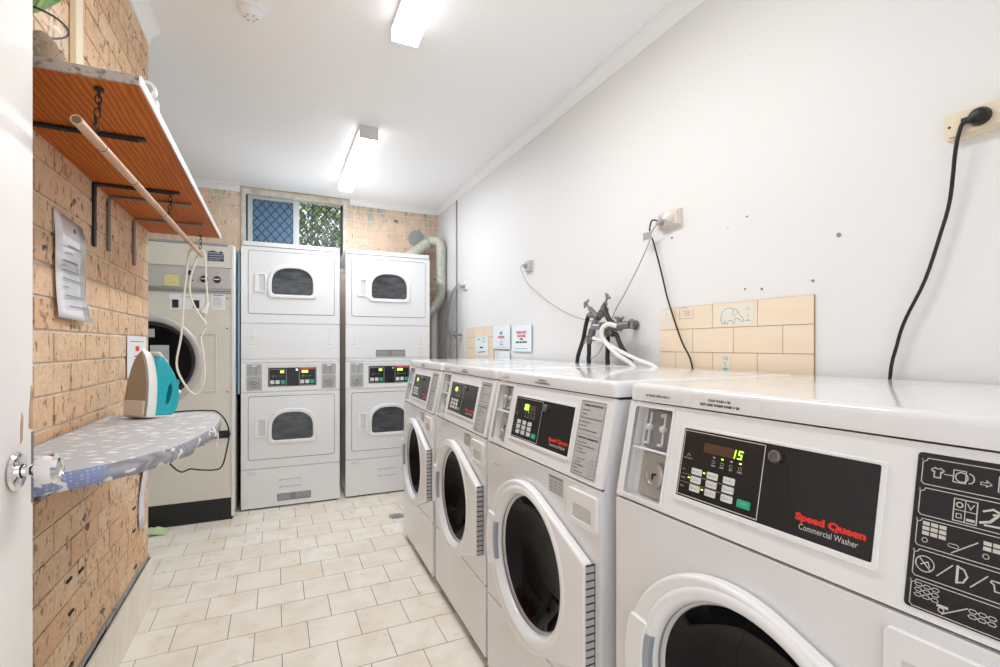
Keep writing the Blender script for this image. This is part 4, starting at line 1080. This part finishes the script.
# taps and hoses
def tap(name, parts, label):
    t = empty(name, (0,0,0), label=label, cat='tap', group='taps and valves on the white wall')
    for nm, m_, segs in parts:
        g = G()
        for pts_, r in segs: g.tube(pts_, r, 12, smooth=len(pts_) > 2)
        g.build(nm, m_, t)
    return t
X0 = 1.40
tap('water_tap', [('valve_body','brass_chrome',[([(X0,1.900,1.358),(X0,1.925,1.378),(X0,1.955,1.402)],lambda t: .017-.006*t),([(X0,1.905,1.360),(X0,1.965,1.370)],.013),([(X0,1.885,1.350),(X0,1.905,1.362)],.019)]),
    ('stem','steel_dark',[([(X0,1.95,1.398),(X0-.002,1.985,1.426)],.006)]),
    ('tap_handle','steel_dark',[([(X0,1.968,1.445),(X0,2.003,1.410)],.006),([(X0-.012,1.984,1.424),(X0-.004,1.990,1.434)],.007)])], 'left upper tap of the cluster, its T handle tilted left')
tap('water_tap', [('valve_body','brass_chrome',[([(X0,1.862,1.372),(X0,1.848,1.396),(X0,1.832,1.418)],lambda t: .016-.005*t),([(X0,1.870,1.362),(X0,1.858,1.378)],.019),([(X0,1.850,1.392),(X0,1.825,1.385)],.014)]),
    ('stem','steel_dark',[([(X0,1.835,1.412),(X0-.002,1.817,1.442)],.006)]),
    ('tap_handle','steel_dark',[([(X0,1.800,1.438),(X0,1.830,1.462)],.006),([(X0-.01,1.812,1.448),(X0-.002,1.816,1.455)],.007)])], 'right upper tap of the cluster, its T handle tilted right')
tap('wall_valve', [('valve_body','brass_chrome',[([(XR-.004,1.72,1.312),(X0+.01,1.72,1.308)],.016),([(X0,1.80,1.305),(X0,1.74,1.308),(X0,1.655,1.310)],.018),([(X0,1.73,1.285),(X0,1.73,1.345)],.013)]),
    ('flange','steel_dark',[([(XR-.003,1.72,1.312),(XR-.010,1.72,1.312)],.022)]),
    ('valve_handle','steel_dark',[([(X0,1.655,1.296),(X0,1.648,1.335)],.008),([(X0-.004,1.70,1.342),(X0-.004,1.755,1.346)],.007)])], 'horizontal wall valve on the right of the tap cluster')
tap('manifold', [('pipe_body','steel_dark',[([(X0,1.895,1.350),(X0,1.915,1.330),(X0,1.930,1.300)],.015),([(X0,1.925,1.312),(X0,1.86,1.308),(X0,1.80,1.305)],.016),([(XR-.003,1.86,1.300),(X0,1.86,1.305)],.014)]),
    ('union_nut','brass_chrome',[([(X0,1.935,1.295),(X0,1.945,1.270)],.018),([(X0,1.845,1.290),(X0,1.850,1.325)],.021),([(X0,1.825,1.29),(X0,1.828,1.265)],.018),([(X0,1.790,1.290),(X0,1.783,1.265)],.014)])], 'dark pipe manifold joining the taps in the middle of the cluster')
tap('washer_valve', [('valve_body','brass_chrome',[([(X0,1.945,1.275),(X0,1.958,1.250),(X0,1.963,1.228)],.014),([(X0,1.955,1.248),(X0,1.905,1.252)],.011)]),
    ('valve_handle','steel_dark',[([(X0,1.978,1.268),(X0,2.006,1.228)],.005),([(X0,1.990,1.250),(X0,1.960,1.246)],.006)])], 'lowest valve of the cluster, with the lower white hose')
def hose(pts_, r, m_, label, cat='hose'):
    g = G(); g.tube(pts_, r, 12); tag(g.build('water_hose', m_), label, cat, 'washer hoses below the taps')
hose([(X0,1.968,1.368),(X0,1.990,1.32),(X0,2.014,1.247),(X0,2.068,1.124),(X0+.045,2.09,.95)], .0105, 'hose_black', 'leftmost black hose, from the left upper tap')
hose([(X0,1.963,1.230),(X0,1.963,1.18),(X0,1.963,1.127),(X0+.045,1.965,.95)], .0105, 'hose_black', 'short upright black hose below the lowest valve')
hose([(X0+.01,1.828,1.268),(X0+.01,1.828,1.20),(X0+.01,1.828,1.132),(X0+.045,1.83,.95)], .0105, 'hose_black', 'straight black hose in the middle of the cluster')
hose([(X0,1.785,1.268),(X0,1.755,1.270),(X0,1.735,1.24),(X0,1.713,1.208),(X0+.01,1.653,1.129),(X0+.045,1.60,.95)], .0105, 'hose_black', 'slanting black hose right of the thick white hose')
hose([(X0-.004,1.828,1.388),(X0-.012,1.806,1.361),(X0-.012,1.785,1.334),(X0-.006,1.765,1.318)], .012, 'hose_black', 'short black hose from the right upper tap')
hose([(X0-.01,1.735,1.306),(X0-.03,1.770,1.316),(X0-.04,1.800,1.300),(X0-.04,1.806,1.263),(X0-.03,1.780,1.226),(X0-.02,1.716,1.176),(X0,1.63,1.126),(X0+.04,1.56,1.0)], .0110, 'hose_white', 'thick white hose curving down from the wall valve')
hose([(X0-.002,1.915,1.252),(X0-.02,1.895,1.254),(X0-.02,1.847,1.245),(X0-.02,1.795,1.230),(X0-.02,1.716,1.199),(X0-.01,1.61,1.161),(X0,1.485,1.120),(X0+.045,1.42,1.0)], .0085, 'hose_white', 'lower white hose trailing right from the lowest valve')

# ------------------------------------------------------------ shelf, brackets, rail
t = empty('wall_shelf', (0,0,1.766), label='orange-brown timber shelf on the brick wall, above the ironing board', cat='shelf')
g = G(); g.box(XL+.001, -.262, 1.240, 2.822, 0, .017); g.build('shelf_board', 'wood', t, .001)
g = G(); g.box(-.262, -.258, 1.232, 2.824, -.001, .0185); g.build('front_edging', 'white_gloss_paint', t)
g = G(); g.box(XL+.002, -.262, 1.233, 1.240, -.001, .0185); g.build('end_edging', 'raw_edge', t)
g = G(); g.box(XL+.002, -.262, 1.240, 2.822, .017, .0185); g.build('shelf_top', 'white_gloss_paint', t)
for k, (y, m_, fat) in enumerate(((1.548,'iron_black',1),(2.035,'iron_black',1),(2.180,'bracket_grey',0),(2.520,'bracket_grey',0))):
    if fat:
        g = G(); g.box(XL+.001, XL+.008, y-.011, y+.011, -.215, -.002); g.box(XL+.001, -.315, y-.009, y+.009, -.008, -.001)
        g.tube([(XL+.006,y,-.012),(XL+.014,y,-.005),(-.33,y,-.008)], .0055, smooth=False)
    else:
        g = G(); g.tube([(XL+.007,y,-.205),(XL+.007,y,-.030),(XL+.014,y,-.014),(XL+.03,y,-.008),(-.30,y,-.008)], .0062)
    o = g.build('bracket', m_, t)
t = empty('clothes_rail', (0,0,0), label='bamboo hanging rail slung on chains under the timber shelf', cat='rail')
g = G(); g.tube([(-.345,1.165,1.647),(-.344,2.0,1.660),(-.343,2.825,1.672)], .0097, 16); g.build('rail_pole', 'bamboo', t)
g = G(); g.lathe([(.0075,-.0015),(.0075,.0025),(0,.0025)], (0,0), Matrix.Translation((-.345,1.167,1.647)) @ Matrix.Rotation(R(90),4,'X'), 16); g.build('pole_end', 'bark', t)
for y in (1.31, 1.56, 1.93, 2.4):
    g = G(); g.lathe([(.0096,-.002),(.0106,0),(.0096,.002)], (0,0), Matrix.Translation((-.345+.0015*(y-1.16)/1.6,y,1.647+.0152*(y-1.165))) @ Matrix.Rotation(R(90),4,'X'), 16)
    g.build('pole_node', 'bark', t)
for y in (1.285, 2.045, 2.79):
    g = G(); z0, z1 = 1.764, 1.668; n = 6; 
    for k in range(n):
        z = z0 - (z0-z1)*(k+.5)/n; hl = (z0-z1)/n*.68; ll = []
        for j in range(12):
            a = 2*PI*j/12; d_ = .0055*math.cos(a); e_ = hl*math.sin(a)
            ll.append((-.343 + (d_ if k % 2 else .003*math.sin(k)), y - .02*(k/n) + (0 if k % 2 else d_), z + e_))
        g.tube(ll, .0014, 6, closed=True, smooth=False)
    g.cyl((-.343, y), .009, 1.760, 1.766, I4, 12)
    g.build('chain', 'iron_black', t)
# things on the shelf
t = empty('jar_plant', (-.468,1.320,1.785), label='glass jar with a leafy green plant on the near end of the shelf', cat='plant')
g = G(); g.lathe([(0,0),(.056,0),(.062,.006),(.063,.078),(.060,.086),(.056,.090),(.056,.094),(.060,.096),(.060,.100),(.056,.102),(.056,.106),(.060,.108),(.060,.114),(.057,.116),(.054,.114),(.054,.090),(.058,.084),(.060,.076),(.060,.008),(.055,.003),(0,.003)], (0,0), Matrix.Diagonal((1,1,1.27,1)), 48); g.build('jar', 'glass_clear', t, smooth=50)
g = G(); g.lathe([(.0605,.0865),(.0625,.0865),(.0625,.0895),(.0605,.0895),(.0605,.0865)], (0,0), Matrix.Diagonal((1,1,1.27,1)), 48); g.build('rim_band', 'print_black', t)
g = G(); g.lathe([(0,.012),(.022,.016),(.032,.032),(.034,.050),(.026,.070),(.012,.088),(0,.095)], (.020,.0), I4, 14); leafy(g, (.012,0,.048), (.040,.046,.034), 170, .013)
for k in range(40):
    a, r_ = random.uniform(0,6.28), random.uniform(0,.05); s_ = random.uniform(.004,.008)
    g.lathe([(0,-s_),(s_*.8,-s_*.6),(s_,0),(s_*.8,s_*.6),(0,s_)], (r_*math.cos(a), r_*math.sin(a)), Matrix.Translation((0,0,.012+random.uniform(0,.012))), 8)
g.build('root_ball', 'root_brown', t, recalc=False)
for k, (dx, dy, l, hh, m_) in enumerate(((.09,.03,.17,.10,'leaf'),(.02,-.05,.13,.16,'leaf_light'),(-.05,.02,.14,.17,'leaf'),(.04,.06,.16,.2,'leaf'),(-.02,-.03,.1,.2,'leaf_light'),(.09,-.02,.12,.07,'leaf'))):
    g = G(); n = 8; rows = []
    d = Vector((dx,dy,0)).normalized(); q = Vector((-d.y,d.x,0))
    for i in range(n+1):
        s_ = i/n; p = d*(abs(l)*s_*.55) + Vector((0,0,.13 + hh*math.sin(s_*2.1)*.8)); w_ = .046*math.sin(PI*min(1,s_*.94+.06))**.8
        rows.append([g.bm.verts.new(p - q*w_ + Vector((0,0,w_*.3))), g.bm.verts.new(p), g.bm.verts.new(p + q*w_ + Vector((0,0,w_*.3)))])
    for A, B in zip(rows, rows[1:]):
        for j in range(2): g._f([A[j], A[j+1], B[j+1], B[j]])
    o = g.build('leaf', m_, t)
    md = o.modifiers.new('thick', 'SOLIDIFY'); md.thickness = .0012
t = empty('tape_roll', (-.272,1.345,1.785), label='white ringed roll standing on the front edge of the shelf', cat='tape')
RM = Matrix.Translation((0,0,.021)) @ Matrix.Rotation(R(78),4,'X')
g = G(); g.lathe([(.014,-.008),(.020,-.008),(.021,0),(.020,.008),(.014,.008),(.013,0),(.014,-.008)], (0,0), RM, 28); g.build('outer_ring', 'plastic_white', t)
g = G(); g.cyl((0,0), .0138, -.004, .004, RM, 24); g.build('hub', 'label_grey', t)
g = G(); g.box(-.285,-.262,1.405,1.425,1.785,1.814); tag(g.build('small_box', 'plastic_white', bevel=.002), 'little white box on the shelf edge behind the ringed roll', 'box')
g = G(); g.box(XL+.001, XL+.018, 1.832, 1.888, 1.786, 2.70); tag(g.build('wall_batten', 'batten_cream', bevel=.002), 'vertical cream timber batten on the brick above the shelf', 'batten')

# papers on the brick wall
t = empty('laminated_notice', (0,0,0), label='long shiny laminated notice pinned to the brick wall', cat='notice')
g = G(); n = 16; rows = []
for k in range(n+1):
    s_ = k/n; z = 1.598 - .300*s_; bulge = .006 + .003*math.sin(s_*7) + (.010*s_**3)
    rows.append([g.bm.verts.new((XL + .004 + bulge*(.4+.6*j/4)*(1 if s_ > .15 else s_/.15), 1.708 + .016*s_ + .215*j/4 + (.004*math.sin(s_*9) if j == 4 else 0), z - .002*j)) for j in range(5)])
for A, B in zip(rows, rows[1:]):
    for j in range(4): g._f([A[j], A[j+1], B[j+1], B[j]])
o = g.build('sheet', 'laminate', t, smooth=60); md = o.modifiers.new('thick','SOLIDIFY'); md.thickness = .0006
g = G()
def lamz(s_): return XL + .004 + (.006 + .003*math.sin(s_*7) + .010*s_**3)
for k, (s_, a, b_) in enumerate(((.30,.06,.17),(.37,.05,.10),(.45,.03,.14),(.50,.03,.06),(.54,.03,.17),(.62,.03,.18),(.70,.03,.07),(.78,.04,.19),(.88,.05,.18))):
    g.poly([(lamz(s_)+.0035, 1.708+.016*s_+a, 1.598-.3*s_), (lamz(s_)+.0035, 1.708+.016*s_+b_, 1.598-.3*s_), (lamz(s_)+.0035, 1.708+.016*s_+b_, 1.5955-.3*s_-.001), (lamz(s_)+.0035, 1.708+.016*s_+a, 1.5955-.3*s_-.001)])
g.build('print_lines', 'print_grey', t, recalc=False)
g = G(); g.plate(rect(1.714,1.926,1.535,1.592), [], XL+.003, XL+.0048, WL); g.build('header_strip', 'outlet_beige', t)
g = G(); g.cyl((1.845,1.560), .007, XL+.0, XL+.012, WL, 12); g.build('pin', 'brass_chrome', t)
def e4(g):
    g.m = 1; g.line([(2.56,1.205),(2.60,1.205)], .022, XL+.0062, WL); g.line([(2.53,1.172),(2.63,1.172)], .006, XL+.0062, WL); g.line([(2.53,1.158),(2.63,1.158)], .006, XL+.0062, WL)
    g.m = 2; g.line([(2.46,1.236),(2.68,1.236)], .0025, XL+.0062, WL)
paper('paper_notice', WL, 2.425, 2.735, 1.085, 1.260, XL+.004, 'small white notice with red print on the brick behind the iron', 'notice', 'paper', lines=0, extra=e4, lm='print_red')

# ------------------------------------------------------------ ironing board on the brick wall
t = empty('wall_ironing_board', (0,0,0), label='wall-mounted ironing board in grey patterned cover, carrying the iron', cat='ironing board')
out = [(-.555,1.215),(-.47,1.225),(-.40,1.255),(-.33,1.315),(-.27,1.395),(-.228,1.48),(-.200,1.60),(-.182,1.74),(-.176,1.87),(-.183,1.99),(-.205,2.09),(-.245,2.155),(-.31,2.185),(-.42,2.19),(-.555,2.19)]
def inset(p, d, c=(-.40,1.72)): return (p[0] + (c[0]-p[0])*d/ math.dist(p, c), p[1] + (c[1]-p[1])*d/math.dist(p, c))
# densify the curve
oo = []
for k in range(len(out)-1):
    for j in range(5):
        p0 = out[max(k-1,0)]; p1, p2 = out[k], out[k+1]; p3 = out[min(k+2,len(out)-1)]; s_ = j/5
        oo.append(tuple(.5*((2*p1[i]) + (p2[i]-p0[i])*s_ + (2*p0[i]-5*p1[i]+4*p2[i]-p3[i])*s_*s_ + (3*p1[i]-p0[i]-3*p2[i]+p3[i])*s_**3) for i in (0,1)))
oo.append(out[-1])
g = G(); zt = .965
n = len(oo)
def wob(k, a): return a*(math.sin(k*1.3)*.5 + math.sin(k*.63+1)*.5)
ring0 = [g.bm.verts.new((*inset(p, .020), zt)) for p in oo]
ring1 = [g.bm.verts.new((*inset(p, .004), zt-.006)) for p in oo]
g._f(ring0)
for k in range(n-1): g._f([ring0[k], ring0[k+1], ring1[k+1], ring1[k]])
g.build('cover_top', 'cover_cloth', t, smooth=60)
g = G()
r1 = [g.bm.verts.new((*inset(p, .004), zt-.006)) for p in oo]
r2 = [g.bm.verts.new((*inset(p, -.002+wob(k,.003)), zt-.022+wob(k,.002))) for k, p in enumerate(oo)]
r3 = [g.bm.verts.new((*inset(p, .003+wob(k,.005)), zt-.042+wob(k,.005))) for k, p in enumerate(oo)]
r4 = [g.bm.verts.new((*inset(p, .022), zt-.048)) for k, p in enumerate(oo)]
for A, B in ((r1,r2),(r2,r3),(r3,r4)):
    for k in range(n-1): g._f([A[k], A[k+1], B[k+1], B[k]])
g._f(r4[::-1])
g.build('cover_skirt', 'cover_side', t, smooth=70)
g = G(); g.box(XL+.001, XL+.02, 1.62, 1.66, .84, .915); g.box(XL+.01, -.38, 1.628, 1.652, .900, .916); g.box(-.452,-.43,1.262,1.30,.905,.917)
g.box(XL+.001, XL+.02, 2.05, 2.09, .84, .915); g.box(XL+.01, -.34, 2.058, 2.082, .893, .916)
g.build('support_bracket', 'steel_dark', t, .001)
g = G(); g.tube([(-.188,1.93,.925),(-.186,1.935,.90),(-.192,1.94,.878),(-.188,1.945,.862)], .003, 6); g.build('tie_string', 'cord_white', t)
g = G(); g.tube([(-.40,2.12,.968),(-.347,2.15,.968),(-.305,2.16,.969),(-.25,2.17,.966),(-.213,2.17,.960),(-.183,2.15,.928),(-.169,2.15,.88),(-.176,2.15,.818),(-.193,2.15,.749),(-.22,2.15,.737),(-.266,2.15,.742),(-.299,2.15,.749),(-.328,2.15,.741),(-.362,2.15,.775),(-.40,2.14,.85),(-.42,2.12,.905)], .0028, 8)
tag(g.build('loose_cord', 'cord_black'), 'thin black cord looping over the far end of the ironing board', 'cord')
g = G(); n = 10; rows = []
for k in range(n+1):
    s_ = k/n; z = .90 - .50*s_; rows.append([g.bm.verts.new((XL+.012+.010*math.sin(s_*6), 2.66 + .03*j - .05*s_ + .01*math.sin(s_*5), z)) for j in range(4)])
for A, B in zip(rows, rows[1:]):
    for j in range(3): g._f([A[j], A[j+1], B[j+1], B[j]])
o = g.build('hanging_cloth_strip', 'lilac_cloth'); md = o.modifiers.new('thick','SOLIDIFY'); md.thickness = .003
tag(o, 'lilac cloth strip hanging down the end of the brick wall', 'cloth')

# iron standing on its heel
t = empty('clothes_iron', (-.420,2.05,.967), R(146), label='teal and white steam iron standing on its heel', cat='iron')
t.rotation_euler = (R(6), 0, R(139))
# local: +y is the way the soleplate faces, x across, z up to the tip
def ipro(k=1.0, top=.235):   # soleplate outline (x, z): pointed up
    pts = []
    for i in range(13):
        s_ = i/12; pts.append((.052*k*(1-s_**2.4)**.75 if s_ < 1 else 0, .035 + (top-.035)*s_))
    left = [(-x, z) for x, z in reversed(pts[:-1])]
    return [(.050*k,.006)] + pts + left + [(-.050*k,.006)]
IM = Matrix(((-1,0,0,0),(0,0,1,0),(0,1,0,0),(0,0,0,1)))
g = G(); g.plate(ipro(.97,.228), [], .034, .040, IM); g.build('soleplate', 'soleplate', t, .002)
g = G()
A_ = ipro(1.0,.236); secs = [(.034,1.0,1.0),(.016,.98,.985),(.000,.90,.95),(-.006,.80,.90)]
rings = []
for (y, kx, kz) in secs: rings.append([g.bm.verts.new((x*kx, y, .0005 + z*kz)) for x, z in A_])
for P_, Q_ in zip(rings, rings[1:]):
    for k in range(len(A_)): g._f([P_[k], P_[(k+1) % len(A_)], Q_[(k+1) % len(A_)], Q_[k]])
g._f(rings[0]); g._f(rings[-1][::-1]); g.build('skirt', 'iron_white', t, smooth=50)
# teal body with handle loop, profile in the y-z plane
SY = Matrix(((0,0,1,0),(-1,0,0,0),(0,1,0,0),(0,0,0,1)))   # (u,v,h) -> x=h, y=-u, z=v
body = [(-.004,.006),(.075,.006),(.092,.030),(.098,.070),(.090,.115),(.070,.155),(.045,.190),(.020,.216),(.004,.205),(-.002,.12)]
hole = [(.046,.048),(.052,.040),(.060,.050),(.066,.080),(.066,.108),(.058,.122),(.052,.112),(.048,.080)]
g = G(); g.plate(body, [hole], -.036, .036, SY); g.build('tank_body', 'teal', t, .006, smooth=50, seg=3)
g = G(); g.plate([(.072,.004),(.096,.030),(.103,.072),(.095,.119),(.074,.160),(.048,.196),(.012,.233),(.006,.228),(.040,.192),(.066,.156),(.086,.115),(.093,.071),(.086,.034),(.064,.004)], [], -.026, .026, SY); g.build('handle_spine', 'iron_white', t, .004, smooth=50)
g = G(); g.box(-.05, .05, -.09, .034, 0, .007); g.build('heel', 'iron_beige', t, .003)
g = G(); g.box(-.047,.047,.004,.044,.004,.060); g.build('heel_skirt', 'iron_beige', t, .006)
g = G(); g.cyl((.100,.125), .012, -.013, .013, SY, 18); g.build('steam_dial', 'teal_dark', t)
g = G(); g.lathe([(0,0),(.013,0),(.011,.018),(.006,.03),(0,.03)], (0,0), Matrix.Translation((0,-.098,.090)) @ Matrix.Rotation(R(90),4,'X'), 16); g.build('cord_boot', 'iron_white', t)

# white cord looped over the end of the rail, with its plug
def wc(pts2, y0, y1): n_ = len(pts2); return [(x, y0 + (y1-y0)*k/(n_-1), z) for k, (x, z) in enumerate(pts2)]
t = empty('hanging_cord', (0,0,0), label='white power cord looped over the end of the bamboo rail, plug dangling', cat='power cord')
seq = [(-.345,1.686),(-.368,1.690),(-.386,1.655),(-.392,1.57),(-.404,1.445),(-.413,1.271),(-.432,1.134),(-.408,1.051),(-.366,.988),(-.337,.996),(-.316,1.073),(-.321,1.172),(-.333,1.256),(-.312,1.320),(-.345,1.374),(-.378,1.455),(-.382,1.535),(-.362,1.622),(-.343,1.690)]
g = G(); g.tube(wc(seq[:11], 2.735, 2.705) + wc(seq[11:], 2.71, 2.765), .0048, 10)
g.tube([(-.343,2.765,1.690),(-.325,2.775,1.676),(-.320,2.775,1.60),(-.318,2.775,1.545),(-.313,2.775,1.455),(-.315,2.775,1.415)], .0048, 10); g.build('cable', 'cord_white', t)
g = G(); g.tube([(-.312,2.775,1.435),(-.316,2.772,1.412),(-.322,2.768,1.395)], .010, 12); g.tube([(-.322,2.768,1.400),(-.330,2.764,1.378)], .0165, 14, smooth=False); g.build('plug', 'cord_white', t)
g = G(); 
for dx in (-.007,.006): g.box(-.335+dx-.0015, -.335+dx+.0015, 2.758, 2.764, 1.352, 1.380)
g.build('plug_pin', 'steel_dark', t)

# floor items
g = G(); g.bm.verts.ensure_lookup_table(); n = 9; vs = []
for i in range(n):
    for j in range(n):
        u, v_ = i/(n-1)*2-1, j/(n-1)*2-1; r_ = max(0, 1-(u*u+v_*v_)*.75)
        vs.append(g.bm.verts.new((u*.075 + random.uniform(-.004,.004), v_*.055 + random.uniform(-.004,.004), .004 + .045*r_*(.6+.4*random.random()))))
for i in range(n-1):
    for j in range(n-1): a = i*n+j; g._f([vs[a], vs[a+n], vs[a+n+1], vs[a+1]])
o = g.build('cleaning_rag', 'rag', smooth=80); o.location = (-.72, 3.76, 0); md = o.modifiers.new('thick','SOLIDIFY'); md.thickness = .004; md.offset = -1
tag(o, 'crumpled pale green rag on the floor by the brick pier', 'rag')
t = empty('floor_drain', (.775,3.42,0), label='round metal drain grate in the floor tiles beside the farthest washer', cat='drain')
g = G(); g.lathe([(0,.0002),(.055,.0002),(.055,.002),(.050,.003),(.046,.0015),(0,.0015)], (0,0), I4, 36); g.build('drain_plate', 'steel', t)
g = G()
for r_ in (.014,.026,.038):
    for k in range(8):
        a = k*PI/4 + r_*20; g.cyl((r_*math.cos(a), r_*math.sin(a)), .003, .0016, .0022, I4, 8)
g.build('drain_hole', 'print_black', t)

# ------------------------------------------------------------ camera, light
cam_d = bpy.data.cameras.new('camera'); cam = bpy.data.objects.new('camera', cam_d); C.objects.link(cam)
cam.location = (0, 0, 1.2172); cam.rotation_euler = (R(90), 0, -.4359)
cam_d.sensor_width = 36; cam_d.lens = 479.35*36/1000; cam_d.shift_y = 12.36/1000; cam_d.clip_start = .01
bpy.context.scene.camera = cam
w = bpy.data.worlds.new('world'); bpy.context.scene.world = w; w.use_nodes = True
bg = w.node_tree.nodes['Background']; bg.inputs['Color'].default_value = (.93,.96,1,1); bg.inputs['Strength'].default_value = .85
s = bpy.context.scene
s.view_settings.view_transform = 'Standard'; s.view_settings.look = 'None'; s.view_settings.gamma = 1; s.view_settings.use_curve_mapping = False
s.view_settings.exposure = .84
s.cycles.max_bounces = 8; s.cycles.diffuse_bounces = 5; s.cycles.glossy_bounces = 4; s.cycles.transmission_bounces = 6
s.cycles.use_denoising = True; s.cycles.caustics_reflective = False; s.cycles.caustics_refractive = False
